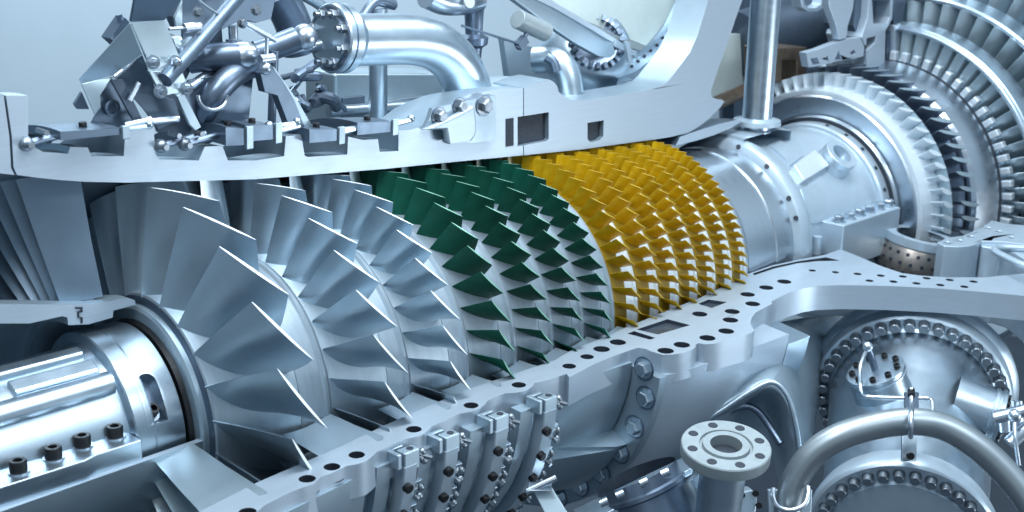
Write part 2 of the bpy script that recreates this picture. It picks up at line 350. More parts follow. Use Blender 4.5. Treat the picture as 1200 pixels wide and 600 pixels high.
smallholes=[(952,317),(979,319),(1005,321),(1032,323),(1058,324),(1086,326),(1113,328),(1141,330),(1019,329),(1047,330),(1074,332),(1102,334),(1130,336)]
rects=[[(746,386),(782,374),(809,381),(771,392)],[(735,391),(743,388),(768,396),(762,398)],[(818,356),(830,351),(852,354),(834,361)]]
groove=[(884,322.5),(908,314.5),(935,308.5),(958,306),(985,305.5),(968,301.5),(936,306),(906,312.3),(882,320.5)]
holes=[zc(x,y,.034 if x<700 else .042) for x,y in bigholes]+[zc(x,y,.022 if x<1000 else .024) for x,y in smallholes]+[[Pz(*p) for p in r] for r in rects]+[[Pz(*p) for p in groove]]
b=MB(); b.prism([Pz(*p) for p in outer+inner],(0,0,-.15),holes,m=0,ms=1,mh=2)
b.build('flange_plate',['cut','cut','hole'],lc,bevel=.006)  # bore walls coloured dark to paint in the shade inside them
for r in rects:
    c=(Pz(*r[0])+Pz(*r[1])+Pz(*r[2])+Pz(*r[3]))/4
    MB().prism([c+(Pz(*p)-c)*1.03+V((0,0,-.02)) for p in r],(0,0,-.02)).build('slot_floor','dsteel',lc)
MB().prism([Pz(*p,-.03) for p in [(878,330),(935,318),(990,312),(975,296),(930,300),(876,316)]],(0,0,-.02)).build('groove_floor','hole',lc)
# dark discs painting in the shade deep in the bolt holes
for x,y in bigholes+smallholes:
    c=Pz(x,y); MB().rev(c+V((0,0,-.05)),(0,0,1),[(0,.0),(0,.05)],12).build('hole_shade','hole',lc)
# inner shell (the bore) and outer shell below the flange
b=MB(); b.lathe([(-.7,1.16),(-.3,1.06),(.1,1.0),(.5,.95),(1.0,.905),(1.6,.86),(2.3,.815),(3.0,.77),(3.6,.745),(3.6,.80),(2.0,.90),(1.4,.95),(.5,1.0),(-.3,1.10),(-.7,1.2)],97,275,60,closed=True); b.build('bore_shell','cast',lc)
b=MB(); b.lathe([(-.6,1.17),(.30,1.06),(.30,.99),(1.36,.93),(1.50,.93),(1.62,.97),(2.06,1.00),(2.06,.9),(1.0,.9),(-.6,1.0)],93.5,175,40,closed=True); b.build('outer_shell','cast',lc)
# bolted ring flange facing the inlet end
b=MB(); b.lathe([(2.07,.93),(2.07,1.165),(2.075,1.172),(2.13,1.172),(2.13,.93)],95,175,50,closed=True); fl=b.build('ring_flange','cast',lc,ang=25)
for px in ((755,432),(757,466),(744,500),(727,530),(705,554),(680,569),(655,582)):
    p=Px(px[0],px[1],2.07); MB().hexa(p,(-1,0,0),.040,.035).build('bolt','steelr',fl,ang=25)
    MB().rev(p,(-1,0,0),[(0,.062),(.003,.064),(.003,.054),(0,.053)],24).build('bolt_seat','dsteel',fl)
# ribs between shell and ring flange
b=MB()
def web(px,xa,ra,rb,a,th=1.2):
    b.lathe([(xa,ra),(2.069,ra),(2.069,rb),(2.0,rb-.01)],a,a+th,2,closed=True)
web(0,1.62,.95,1.11,118); b.build('rib','cast',lc)
b=MB(); web(0,1.70,.95,1.10,141); b.build('rib','cast',lc)
b=MB(); b.lathe([(1.50,.99),(2.0,1.10),(2.068,1.10),(2.068,.95),(1.50,.93)],119.2,140.8,10,closed=True); b.build('stiffener','cast',lc)
# smooth barrel behind the ring flange
b=MB(); b.lathe([(2.131,.9),(2.131,1.165),(2.25,1.19),(2.6,1.215),(3.1,1.235),(3.12,1.235),(3.12,.9)],95,175,50,closed=True); b.build('barrel','cut',lc,ang=25)
b=MB(); b.lathe([(3.13,.9),(3.13,1.235),(3.20,1.24),(3.34,1.24),(3.34,.9)],98,175,50,closed=True); b.build('seam_ring','steelr',lc,ang=25)
# stator vanes of the lower half
for i,(x0,x1,ri,ro) in enumerate(gaps):
    st=360/[26,32,38,44,50,54,58][i]
    vane_row(lc,x0-.05,x1+.03,ri+.01,ro+.01,[(92.6 if i<3 else 93.5)+st*k for k in range(4)],.06,'cast')
# variable vane actuator rings round the lower half
RG='actuator rings clamped round the lower casing'
RL=['actuator ring nearest the inlet, leftmost of the four below the flange','second actuator ring from the left below the flange, with a row of dark bolts','third actuator ring from the left, before the widest dark gap','actuator ring nearest the ring flange with its big bolts, rightmost of the four']
for i,(x,w) in enumerate(((.47,.072),(.70,.078),(1.0,.082),(1.315,.085))):
    t=thing('actuator_ring',RL[i],'ring',rp(x,1.1,92),RG)
    MB().lathe([(x,1.04),(x,1.10),(x+.004,1.104),(x+w-.004,1.104),(x+w,1.10),(x+w,1.04)],94.5,172,46,closed=True).build('ring_band','pale',t,ang=30)
    MB().lathe([(x-.11,.99),(x-.11,1.055),(x-.035,1.055),(x-.035,.99)],93.5,172,46,closed=True).build('guide_band','cast',t,ang=30)
    for k in range(9):
        a=99.5+k*7.2
        MB().rev(rp(x+.02,1.10,a),rp(0,1,a),[(0,.022),(.025,.022),(.028,.018),(.028,0)],12).build('bolt','black',t)
        # lever and link pin beside the ring
        b=MB(); a2=a+2.6
        b.cyl(rp(x+w-.015,1.085,a2),rp(x+w+.05,1.075,a2),.012,n=8); b.ball(rp(x+w+.05,1.085,a2),.018,n=10)
        b.cyl(rp(x+w+.01,1.06,a2+1.2),rp(x+w+.01,1.13,a2+1.2),.011,n=8); b.ball(rp(x+w+.035,1.1,a2+1.6),.018,n=10)
        b.build('link_pin','bolt',t)
        MB().box(rp(x+w+.03,1.05,a2+.4),V((.045,0,0)),rp(0,.014,a2),rp(0,.025,a2+90)).build('lever','steelr',t,bevel=.003)
    # clamp block at the split
    b=MB(); c=rp(x+.045,1.07,92.0)+V((0,.0,-.03))
    b.box(c,(.042,0,0),(0,.028,0),(0,0,.045)); b.box(c+V((-.07,.015,.015)),(.012,0,0),(0,.045,0),(0,0,.035)); b.box(c+V((-.035,.05,.02)),(.045,0,0),(0,.012,0),(0,0,.028))
    b.build('clamp','cast',t,bevel=.006)
    b=MB()
    for dx,dz in ((.07,.015),(.08,-.03),(.058,-.01)): b.ball(c+V((dx,-.01,dz)),.017,n=10)
    b.cyl(c+V((.05,-.01,.01)),c+V((.11,-.02,-.02)),.011,n=8); b.build('clamp_screw','bolt',t)
    MB().rev(c+V((.01,0,.0451)),(0,0,1),[(0,.016),(.003,.016),(.003,0)],14).build('screw_hole','hole',t)
def Pc(x, y, r, near=True):                     # point where a view ray meets the cylinder of radius r about the rotor axis
    d=ray(x,y); A=d.y*d.y+d.z*d.z; B=2*(CAM.y*d.y+CAM.z*d.z); C_=CAM.y**2+CAM.z**2-r*r
    q=B*B-4*A*C_; q=math.sqrt(max(q,0)); t=(-B-q)/(2*A) if near else (-B+q)/(2*A); return CAM+d*t
def ang(p): return math.degrees(math.atan2(-p.y,p.z))
def pad(mb, px, r, h, m=0, sub=6):              # raised pad: picture outline on a cylinder, pushed out radially
    P=[Pc(a,b,r) for a,b in px]; Q=[]
    for i in range(len(P)):
        a=P[i]; c=P[(i+1)%len(P)]; aa,ac=ang(a),ang(c)
        for k in range(sub):
            t=k/sub; Q.append((a.x+(c.x-a.x)*t, aa+(ac-aa)*t))
    mb.grid([[rp(x,r-.01,a) for x,a in Q],[rp(x,r+h,a) for x,a in Q]],m,closeu=True); mb.ngon([rp(x,r+h,a) for x,a in Q],m)
    return mb
# ---------------------------------------------------------------- bearing housing at the inlet end
bh=thing('bearing_housing','smooth silver bearing housing barrel at the lower left, with a slot window and black bolts','housing',(-.6,0,0))
b=MB(); b.lathe([(-.13,.18),(-.13,.392),(-.138,.402)],-100,260,120); b.lathe([(-.27,.408),(-.274,.402),(-.280,.402),(-.284,.408),(-.352,.410),(-.358,.404)],-100,260,120)
SLX,SLA,SLW,SLH=None,None,.046,15.5
_p=Pc(178,466,.405); SLX=_p.x; SLA=ang(_p)
def in_slot(x,a):
    da=a-SLA; cap=math.degrees(SLW/.405)
    if da>SLH: return False
    if da>-(SLH-cap): return abs(x-SLX)<SLW
    return (x-SLX)**2+((da+SLH-cap)*R(1)*.405)**2<SLW**2
na,nx=480,34; rr_=lambda x:.402+(x+.138)/(-.132)*.006
for i in range(na):
    a0_=-100+360*i/na; a1_=-100+360*(i+1)/na
    for j in range(nx):
        x0_=-.138-.132*j/nx; x1_=-.138-.132*(j+1)/nx
        if in_slot((x0_+x1_)/2,(a0_+a1_)/2): continue
        b.add([rp(x0_,rr_(x0_),a0_),rp(x1_,rr_(x1_),a0_),rp(x1_,rr_(x1_),a1_),rp(x0_,rr_(x0_),a1_)],[(0,1,2,3)])
b.build('front_ring','steelr',bh,ang=28)
b=MB(); b.lathe([(-.358,.404),(-.362,.362),(-.42,.352),(-.9,.345),(-2.0,.345)],-100,260,96); b.build('barrel','steelr',bh,ang=28)
b=MB(); b.lathe([(-.118,.30),(-.118,.40),(-.10,.41),(-.10,.30)],-100,260,96,closed=True); b.build('seal_gap','black',bh)
b=MB(); b.lathe([(-.098,.30),(-.098,.455),(-.088,.468),(-.066,.470),(-.066,.30)],-100,260,110); b.build('seal_ring','cast',bh,ang=28)
b=MB(); b.lathe([(-.066,.44),(-.066,.488),(-.0615,.505),(-.0605,.44)],-100,260,110,closed=True); b.build('labyrinth_ring','dsteel',bh,ang=28)
# long rounded rib and raised panels on the barrel
def strip(a0,a1,x0,x1,r,h,m=0):
    mb=MB(); n=8
    prof=[(0,r-.01),(0,r+h*.6),(.12,r+h),(.88,r+h),(1,r+h*.6),(1,r-.01)]
    rows=[[rp(x,rr,a0+(a1-a0)*t) for t,rr in prof] for x in (x0,x0+(x1-x0)*.5,x1)]
    mb.grid(rows,m); mb.ngon(rows[-1],m); mb.ngon(rows[0],m); return mb
MB().tube([rp(-2.0,.352,42),rp(-1.0,.352,42),rp(-.372,.352,41)],.052,18,steps=1).build('rib','steelr',bh)
strip(2,14,-2.0,-.40,.345,.035).build('rib_plate','steelr',bh,bevel=.01)
strip(19,32,-.75,-.39,.345,.03).build('raised_panel','steelr',bh,bevel=.012)
# split flange with black socket screws
zf=.085
fy=lambda px,py: Pz(px,py,zf)
b=MB(); fl=[Pz(-60,577,zf),Pz(40,550,zf),Pz(152,503,zf),Pz(158,515,zf),Pz(120,532,zf),Pz(100,541,zf),Pz(0,573,zf),Pz(-60,592,zf)]
fp=[V((-1.6,-.30,zf)),V((-.365,-.30,zf)),V((-.365,-.452,zf)),V((-.56,-.452,zf)),V((-.62,-.47,zf)),V((-1.6,-.47,zf))]
b.prism(fp,(0,0,-.09)); sf=b.build('split_flange','steelr',bh,bevel=.006)
for k,(px,py) in enumerate(((22,553),(63,537),(97,523),(135,512),(-15,566))):
    p=Pz(px,py,zf); MB().sock(p,(0,0,1),.034,.050).build('socket_screw','black',sf)
    MB().rev(p,(0,0,1),[(0,.042),(.006,.042),(.006,0)],18).build('washer','steel',sf)
# slot window: frame, recessed floor, screw
def stad(w,h,r,n=14):
    cap=math.degrees(w/.405); L=[]
    for i in range(n+1):
        t=pi*i/n; L.append((SLX+w*math.cos(t), SLA-(h-cap)-cap*math.sin(t)))
    for k in range(1,9): L.append((SLX-w, SLA-(h-cap)+(2*h-cap)*k/8))
    for k in range(8,0,-1): L.append((SLX+w, SLA-(h-cap)+(2*h-cap)*k/8))
    return [rp(x,r,q) for x,q in L]
b=MB(); b.grid([stad(SLW+.006,SLH+.8,.4075),stad(SLW+.006,SLH+.8,.4105),stad(SLW-.004,SLH-.5,.4105),stad(SLW-.006,SLH-.8,.345)],0,closeu=True); wf=b.build('slot_frame','steelr',bh,ang=30)
b=MB(); b.grid([[rp(SLX-.06,.35,SLA-18+36*k/14),rp(SLX+.06,.35,SLA-18+36*k/14)] for k in range(15)]); b.build('slot_floor','dsteel',wf)
p=rp(SLX,.352,SLA+9.5); b=MB(); b.sock(p,rp(0,1,SLA-20),.027,.05); b.build('socket_screw','black',wf)
MB().rev(rp(SLX,.351,SLA+10.3),rp(0,1,SLA-10),[(0,.034),(.012,.034),(.012,0)],16).build('washer','steel',wf)
# ---------------------------------------------------------------- inlet: inner wall (cut at y = 0 above, at z = 0 below) and guide vanes
iw=thing('inlet_wall','inner inlet wall with a thin pale cut edge and lip, carrying the dark guide vanes at the far left','casing',(-.6,0,.5))
prof=[(-60,356),(88,357),(108,356),(131,353),(140,350),(150,349.5),(158,352),(159,357),(133,364),(132,372),(104,380),(80,381),(79,372),(73,370.5),(35,379),(-60,379)]
b=MB(); revolve_outline(b,[Py(*p) for p in prof],0,-85,34,ms=1); b.build('upper_wall',['cut','cast'],iw,ang=28)
MB().prism([Py(x,y,-.004) for x,y in ((88.5,360),(97,360),(97,366),(93,366.5),(93,371),(97,372),(97,379),(95,379),(95,373.5),(91,372),(91,365),(95,364.5),(95,362),(88.5,362))],(0,.003,0)).build('seal_hook','hole',iw)
b=MB(); b.lathe([(-1.9,.46),(-1.0,.46),(-.075,.432),(-.072,.445),(-.072,.462),(-1.0,.495),(-1.9,.50)],90,200,36,m=1,closed=True,capm=0); b.build('lower_wall',['cut','cast'],iw,ang=28)
def guide(angs, x0, x1, ri, ro, st, mats):
    b=blade_mesh([(ri,x0+.10,0,x1+.02,-st*.5,.012,.006),(ri+(ro-ri)*.5,x0+.05,0,x1+.0,-st*.5,.012,.006),(ro-.03,x0+.01,0,x1-.01,-st*.5,.012,.007),(ro+.02,x0,0,x1-.01,-st*.5,.012,.008)],n=9); f=None
    for q in angs:
        if f is None: f=o=b.build('guide_vane',mats,iw)
        else: o=f.copy(); COL.objects.link(o); attach(o,iw)
        o.rotation_euler=(R(q),0,0)
guide([-10.2-8.6*k for k in range(9)],-.50,-.245,.54,1.065,-.13,['vane','cut'])
guide([92.5+12*k for k in range(5)],-.42,-.16,.46,1.02,.10,['sheet','cut'])
# ---------------------------------------------------------------- combustion casing behind the drum
cc=thing('combustion_casing','pale combustion casing with a ring port, between the bare drum and the turbine wheels','casing',(4.6,0,0))
b=MB(); b.lathe([(4.32,.50),(4.10,.545),(4.098,.556),(4.105,.60),(4.13,.645),(4.15,.655),(4.21,.658),(4.24,.650),(4.25,.605),(4.27,.590),(4.45,.588)],-60,150,90); fr=b.build('front_flange','pale',cc,ang=25)
for k,(px,py) in enumerate(((865,171),(899,194),(925,232),(935,255))):
    p=Pc(px,py,.640); MB().rev(rp(4.125,.628,ang(p)),(-.75,*(rp(0,.66,ang(p)).yz)),[(0.012,.0),(0.012,.016),(0,.016)],12).build('screw','hole',fr)
b=MB(); b.lathe([(4.45,.588),(4.62,.592),(4.63,.586),(5.0,.586),(5.02,.592),(5.16,.594)],-60,150,90); b.build('shell','pale',cc,ang=25)
b=MB(); b.lathe([(5.16,.594),(5.165,.612),(5.18,.624),(5.255,.628),(5.262,.62),(5.262,.52)],-60,150,90); rf=b.build('rear_flange','pale',cc,ang=25)
for px,py in ((962,149),(985,160),(1006,176),(1022,198),(1034,223),(1040,248)):
    p=Pc(px,py,.625); MB().rev(rp(5.215,.622,ang(p)),rp(0,1,ang(p)),[(.01,0),(.01,.014),(0,.014)],12).build('screw','hole',rf)
pc2=Pc(977,190,.60); ax=rp(0,1,ang(pc2)); c=V((pc2.x,0,0))
b=MB(); b.rev(c,ax,[(.57,.128),(.635,.118),(.64,.121),(.685,.121),(.69,.116),(.69,.072),(.60,.070)],36); pt=b.build('ring_port','pale',cc,ang=28)
MB().rev(c,ax,[(.625,.071),(.63,0)],30).build('port_floor','steelr',pt)
pad(MB(),[(900,172),(913,166),(940,184),(925,195)],.588,.012).build('cover_plate','pale',cc,bevel=.004)
pad(MB(),[(926,199),(951,181),(967,198),(937,216)],.588,.045).build('cover_plate','white',cc,bevel=.006)
pad(MB(),[(938,222),(956,215),(966,230),(970,258),(946,263)],.588,.010).build('cover_plate','pale',cc,bevel=.004)
# top boss and split flange
b=MB(); b.lathe([(4.16,.60),(4.18,.675),(4.55,.69),(4.72,.66),(4.74,.58)],-30,10,16); b.build('top_boss','pale',cc,ang=28)
X0,X1=4.45,5.17
b=MB(); b.prism([V((X0,-.50,.165)),V((X0,-.735,.165)),V((X1,-.735,.165)),V((X1,-.50,.165))],(0,0,-.30)); sb=b.build('split_block','pale',cc,bevel=.01)
for k in range(6):
    p=V((X0+.06+k*.125,-.66,.165)); MB().hexa(p,(0,0,1),.034,.045).build('bolt','steel',sb,ang=25)
p=Pz(957,292,.0); MB().cyl(p+V((0,0,-.05)),p+V((0,0,.085)),.028,n=14).build('dowel','pale',cc)
# diffuser lip at the end of the upper casing
dl=thing('diffuser_shell','thin curved pale shell reaching from under the upper casing to the combustion casing','casing',Py(830,155,.1))
b=MB(); revolve_outline(b,[Py(*p) for p in ((790,170),(812,165),(835,158),(856,149),(868,141),(862,140),(840,145),(815,153),(795,160))],1,-60,20,ms=1); b.build('shell',['cut','dsteel'],dl,ang=28)
# vertical pipe
vp=thing('vertical_pipe','straight upright grey pipe standing on the combustion casing right of the upper casing','pipe',Py(887,140,0))
q=Py(887,140,0); MB().cyl(q-V((0,0,.08)),q+V((0,0,1.6)),.098,n=32).build('pipe','steelr',vp)
MB().rev(q-V((0,0,.03)),(0,0,1),[(0,.16),(.03,.155),(.045,.10)],32).build('collar','pale',vp)

# ---------------------------------------------------------------- turbine wheels
TG='turbine wheels at the right end'
def twheel(label, hub, N, x0, x1, ri, ro, twist, mats, hubm, lean=0, a0=-40, a1=112, shroud=None, shm='steelr', th=.03, camber=.16, taper=.7):
    t=thing('bladed_wheel',label,'turbine wheel',(x0,0,0),TG)
    MB().lathe(hub,-100,260,120).build('hub',hubm,t,ang=28)
    b=blade_mesh([(ri-.01,x0,0,x1,twist*.8,camber,th),((ri+ro)/2,x0,lean*.5,x1,twist*.9,camber*.9,th*.85),(ro,x0,lean,x1,twist,camber*.8,th*taper)],n=8); f=None
    d=360/N
    for k in range(int(a0/d),int(a1/d)+1):
        if f is None: f=o=b.build('blade',mats,t)
        else: o=f.copy(); COL.objects.link(o); attach(o,t)
        o.rotation_euler=(R(k*d+1.3),0,0)
    if shroud: MB().lathe(shroud,-100,260,120,closed=True).build('shroud',shm,t,ang=28)
    return t
t=twheel('white bladed turbine wheel next to the combustion casing, with a bright white rim',[(5.262,.30),(5.262,.645),(5.27,.66),(5.285,.67),(5.27,.72),(5.262,.80),(5.275,.815)],66,5.37,5.50,.862,.955,.055,['white','white'],'steel',th=.030,camber=.03,taper=1.25)
MB().lathe([(5.275,.80),(5.27,.828),(5.275,.846),(5.33,.862),(5.50,.866),(5.51,.80)],-100,260,120).build('rim','white',t,ang=28)
MB().lathe([(5.505,.80),(5.503,.945),(5.515,.945),(5.515,.80)],-60,130,110,closed=True).build('back_plate','sheet',t,ang=28)
MB().lathe([(5.255,.625),(5.25,.635),(5.252,.655),(5.262,.655),(5.262,.625)],-100,260,100).build('seal','hole',t)
t=twheel('dark bladed turbine wheel behind the white bladed one',[(5.52,.30),(5.52,.86),(5.86,.865),(5.87,.30)],60,5.56,5.84,.865,.985,.07,['dsteel','sheet'],'dsteel',th=.026,camber=.03,taper=1.2)
t=twheel('turbine wheel with long grey blades inside the inner of the two bright shroud rings',[(5.88,.3),(5.88,.90),(5.90,.93),(6.10,.985),(6.13,.985),(6.14,.30),(6.17,.3),(6.17,.985),(6.46,.99),(6.46,.3)],64,6.25,6.42,.98,1.205,.11,['sheet','sheet'],'steel',shroud=[(6.20,1.20),(6.20,1.215),(6.215,1.217),(6.22,1.228),(6.24,1.23),(6.245,1.242),(6.43,1.25),(6.43,1.20)],th=.032)
MB().lathe([(6.135,.80),(6.133,.988),(6.168,.988),(6.168,.80)],-100,260,110).build('groove','hole',t)
f=None; b=MB(); b.box((6.215,0,1.015),(.03,0,0),(0,.026,0),(0,0,.035))
for k in range(-8,26):
    if f is None: f=o=b.build('blade_root','white',t,bevel=.01)
    else: o=f.copy(); COL.objects.link(o); attach(o,t)
    o.rotation_euler=(R(k*5.2),0,0)
t=twheel('turbine wheel with grey blades between the two bright shroud rings',[(6.50,.3),(6.50,1.0),(6.76,1.02),(6.76,.3)],60,6.54,6.74,1.0,1.40,.10,['sheet','sheet'],'dsteel',shroud=[(6.56,1.395),(6.56,1.415),(6.58,1.417),(6.585,1.43),(6.80,1.445),(6.80,1.395)],th=.032)
t=twheel('outermost turbine wheel in the top right corner, beyond both bright shroud rings',[(6.84,.3),(6.84,1.0),(7.1,1.02),(7.1,.3)],54,6.9,7.08,1.0,1.80,.09,['sheet','sheet'],'dsteel',th=.034)
# turbine vane carrier cut open above
tc_=thing('vane_carrier','cut open turbine vane carrier with dark pockets above the white bladed wheel','casing',Py(1000,50,0))
b=MB()
def sec(pts,th=.2,m=0,y=0.0,holes=()): 
    q=MB(); q.prism([Py(*p,y) for p in pts],(0,th,0),[[Py(*p,y) for p in h] for h in holes],m=m); return q
sec([(945,62),(960,58),(975,52),(992,46),(1008,44),(1013,55),(1012,66),(1000,69),(985,71),(962,77),(948,79)],.06,holes=[[(950,69),(958,67),(961,75),(953,77)],[(967,70),(970,65),(972,72)],[(978,71),(983,59),(987,70)],[(996,62),(1001,58),(1003,62),(999,65)]]).build('flange_bar','cut',tc_,bevel=.006)
sec([(970,-20),(1003,-20),(1000,10),(994,30),(992,45),(984,47),(980,30),(972,8)],.06).build('web','cut',tc_,bevel=.006)
sec([(1004,-20),(1020,-20),(1017,10),(1011,40),(1006,44),(1000,30)],.25,y=.06).build('pocket_wall','dsheet',tc_)
sec([(1010,44),(1017,20),(1020,-20),(1048,-20),(1046,22),(1038,36),(1037,78),(1016,80),(1015,62)],.3,holes=[[(1022,0),(1044,0),(1043,20),(1039,28),(1024,28)],[(1016,45),(1027,42),(1026,50),(1015,60)]]).build('ring_segment','cut',tc_,bevel=.006)
sec([(1018,-10),(1047,-10),(1046,30),(1030,55),(1014,62),(1012,40)],.03,y=.12).build('pocket_floor','dsheet',tc_)
sec([(1048,30),(1056,28),(1056,76),(1049,77)],.3).build('end_strip','cut',tc_,bevel=.006)
sec([(1038,40),(1047,36),(1047,78),(1040,78)],.25,y=.03).build('seal_strip','dsteel',tc_)
sec([(1046,-20),(1072,-20),(1060,8),(1057,26),(1047,28)],.3,y=.02).build('upper_strip','dsteel',tc_)
# exhaust duct in the dark behind the upright pipe
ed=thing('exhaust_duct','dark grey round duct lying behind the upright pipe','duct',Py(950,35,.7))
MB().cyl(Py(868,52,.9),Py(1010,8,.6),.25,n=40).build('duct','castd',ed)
sec([(938,-4),(940,9),(947,14),(958,14),(967,8),(969,-4),(964,-4),(962,5),(956,9),(948,9),(943,5),(942,-4)],.08,y=.2).build('ring_hanger','pale',ed,bevel=.006)
bb=thing('bronze_bracket','brown bronze coloured bracket box beside the upright pipe','bracket',Py(925,90,.4))
sec([(905,57),(946,55),(946,64),(944,112),(935,112),(934,70),(917,70),(916,98),(906,95)],.25,y=.35).build('frame','brown',bb,bevel=.01)
sec([(917,70),(934,70),(935,112),(916,100)],.02,y=.5).build('back_plate','castd',bb)
sec([(860,115),(905,108),(940,112),(955,140),(860,142)],.1,y=.5).build('shelf','castd',bb)
pp=thing('liner_panel','pale greenish panel showing between the upper casing edge and the upright pipe','panel',Py(855,85,.9))
sec([(822,40),(880,40),(880,118),(822,118)],.05,y=.9).build('panel','panel',pp)
MB().tube([Py(836,122,.45),Py(860,112,.5),Py(885,100,.55)],.05,14).build('edge_tube','brown',pp)
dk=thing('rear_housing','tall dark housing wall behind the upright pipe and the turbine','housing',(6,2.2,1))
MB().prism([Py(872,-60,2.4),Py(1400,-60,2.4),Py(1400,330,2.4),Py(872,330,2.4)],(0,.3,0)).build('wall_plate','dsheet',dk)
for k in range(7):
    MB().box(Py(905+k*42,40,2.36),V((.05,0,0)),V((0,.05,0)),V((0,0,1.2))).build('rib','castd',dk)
# perforated liner and turbine casing flanges on the near side
pl=thing('burner_basket','round bronze basket dotted with holes, hanging behind the flange below the white wheel','burner basket',Pd(1075,300,8.7))
c=Pd(1078,284,8.75); axx=(V((0,0,-1))+RT*-.15).normalized()
prf=[(0,.215),(.06,.245),(.14,.255),(.24,.24),(.34,.20)]
b=MB(); b.rev(c,axx,prf,40); b.build('bowl','liner',pl)
u=axx.orthogonal().normalized(); w=axx.cross(u)
for k in range(5):
    h=.05+k*.06; rr=[.241,.254,.254,.244,.222][k]
    for j in range(22):
        a=2*pi*(j+.5*(k%2))/22; d=u*math.cos(a)+w*math.sin(a)
        if d.dot(FW)<.1 and (j+k)%1==0: MB().rev(c+axx*h+d*(rr-.008),d,[(.012,0),(.012,.012),(0,.012)],8).build('air_hole','hole',pl)
MB().rev(c,axx,[(-.05,.17),(-.05,.235),(.005,.235),(.02,.215)],40).build('rim','pale',pl)
tl=thing('turbine_flange','pale lobed turbine casing flange with bolt holes at the right edge behind the main flange','flange',Pz(1170,275,.1))
zt=.10
b=MB(); b.prism([Pz(*p,zt) for p in ((1098,284),(1110,278),(1128,276),(1148,268),(1162,258),(1180,262),(1230,266),(1230,284),(1200,286),(1175,283),(1150,282),(1147,285),(1136,288),(1120,289),(1106,288))],(0,0,-.5),[circ(Pz(x,y,zt),.022,n=12) for x,y in ((1125,282),(1138,277),(1158,267),(1185,278),(1170,271),(1110,284))]); b.build('flange','pale',tl,bevel=.012)
b=MB(); b.prism([Pz(*p,zt-.02) for p in ((1148,284),(1160,280),(1230,290),(1230,330),(1210,310),(1190,296),(1172,291),(1160,290),(1150,288))],(0,0,-.5)); b.build('lobe','pale',tl,bevel=.012)
b=MB(); b.tube([Pz(*p,zt) for p in ((1226,318),(1200,311),(1180,302),(1166,294),(1172,290),(1200,291))],.022,12); b.build('rim_bead','pale',tl)
# ---------------------------------------------------------------- pipework above the upper casing
def lab_tube(name,label,cat,pts,r,mt='steelr',part='pipe',group=None,n=24,steps=8):
    t=thing(name,label,cat,pts[0],group); MB().tube(pts,r,n,steps=steps).build(part,mt,t); return t
Y=.28
el=thing('pipe_elbow','fat polished pipe elbow arching over the upper casing from a bolted flange','pipe',Py(480,50,Y))
pts=[Py(384,47,Y),Py(410,47,Y),Py(450,46,Y),Py(485,47,Y),Py(512,55,Y),Py(533,73,Y),Py(546,98,Y),Py(553,122,Y)]
MB().tube(pts,.130,40,steps=10).build('pipe','steelr',el)
c=Py(398,45,Y); dx=(pts[1]-pts[0]).normalized()
b=MB(); b.rev(c-dx*.06,dx,[(0,.05),(0,.165),(.008,.172),(.035,.172),(.036,.16),(.046,.16),(.047,.172),(.085,.172),(.09,.16),(.14,.13)],40); f=b.build('flange','steelr',el,ang=28)
u=V((0,0,1)); u=(u-dx*u.dot(dx)).normalized(); w=dx.cross(u)
for k in range(8):
    a=2*pi*k/8+.3; p=c-dx*.06+(u*math.cos(a)+w*math.sin(a))*.125
    b=MB(); b.hexa(p,-dx,.026,.03); b.cyl(p,p-dx*.055,.014,n=10); b.build('bolt','bolt',f,ang=25)
MB().rev(c-dx*.059,-dx,[(0,.16),(.004,.155),(.004,0)],32).build('flange_face','dsteel',f)
c2=Py(585,103,.22); a2=V((-.12,-.05,1)).normalized()
b=MB(); b.rev(c2-a2*.05,a2,[(0,.20),(.035,.20),(.04,.195),(.045,.17),(.05,.165),(.07,.165),(.075,.15),(.075,0)],40); f2=b.build('base_flange','pale',el,ang=28)
for k in range(10):
    a=2*pi*k/10+.2; p=c2+V((math.cos(a)*.18,math.sin(a)*.18,0)); MB().hexa(p-a2*.012,a2,.02,.025).build('bolt','steel',f2,ang=25)
# small pipe with a ball end left of the flange
sp_=thing('ball_joint_pipe','polished pipe ending in a bright ball, left of the elbow flange','pipe',Py(330,48,.2))
pts=[Py(300,62,.30),Py(322,55,.27),Py(348,45,.23)]
MB().tube(pts,.058,24).build('pipe','dsteel',sp_)
MB().ball(Py(357,43,.21),.062,n=28).build('ball','steel',sp_)
MB().tube([Py(222,103,.12),Py(245,88,.16),Py(275,78,.20),Py(310,68,.26),Py(345,57,.3),Py(375,52,.3)],.024,16).build('thin_tube','steel',sp_)
p2=thing('capped_pipe','dark short pipe with a rounded bright cap beside the T handle','pipe',Py(265,68,.1))
MB().tube([Py(222,70,.22),Py(255,66,.14),Py(290,65,.08)],.062,28).build('pipe','dsteel',p2)
MB().rev(Py(288,65,.08),(Py(300,65,.05)-Py(280,65,.10)),[(-.03,.0),(-.03,.064),(0,.064),(.02,.058),(.045,.045),(.06,.022),(.065,0)],28).build('cap','steel',p2)
p3=thing('slanted_pipe','fat dark polished pipe slanting up out of the hooked dark plate','pipe',Py(262,100,.05))
MB().tube([Py(236,136,.17),Py(248,115,.09),Py(268,92,.08),Py(286,80,.12),Py(300,76,.2)],.058,28).build('pipe','dsteel',p3)
MB().tube([Py(231+ i*0,112,.0) if False else Py(232+17.5*(1-math.cos(pi*i/10)),112+17*math.sin(pi*i/10),-.03) for i in range(11)],.009,10,steps=2).build('hook_ring','steel',p3)
th_=thing('hand_valve','thin steel T handle with a small valve, standing by the capped pipe','valve',Py(313,60,0))
MB().cyl(Py(288,28,-.02),Py(323,47,-.02),.013,n=10).build('handle','steel',th_)
MB().cyl(Py(313,43,-.02),Py(312,72,-.02),.009,n=10).build('stem','steel',th_)
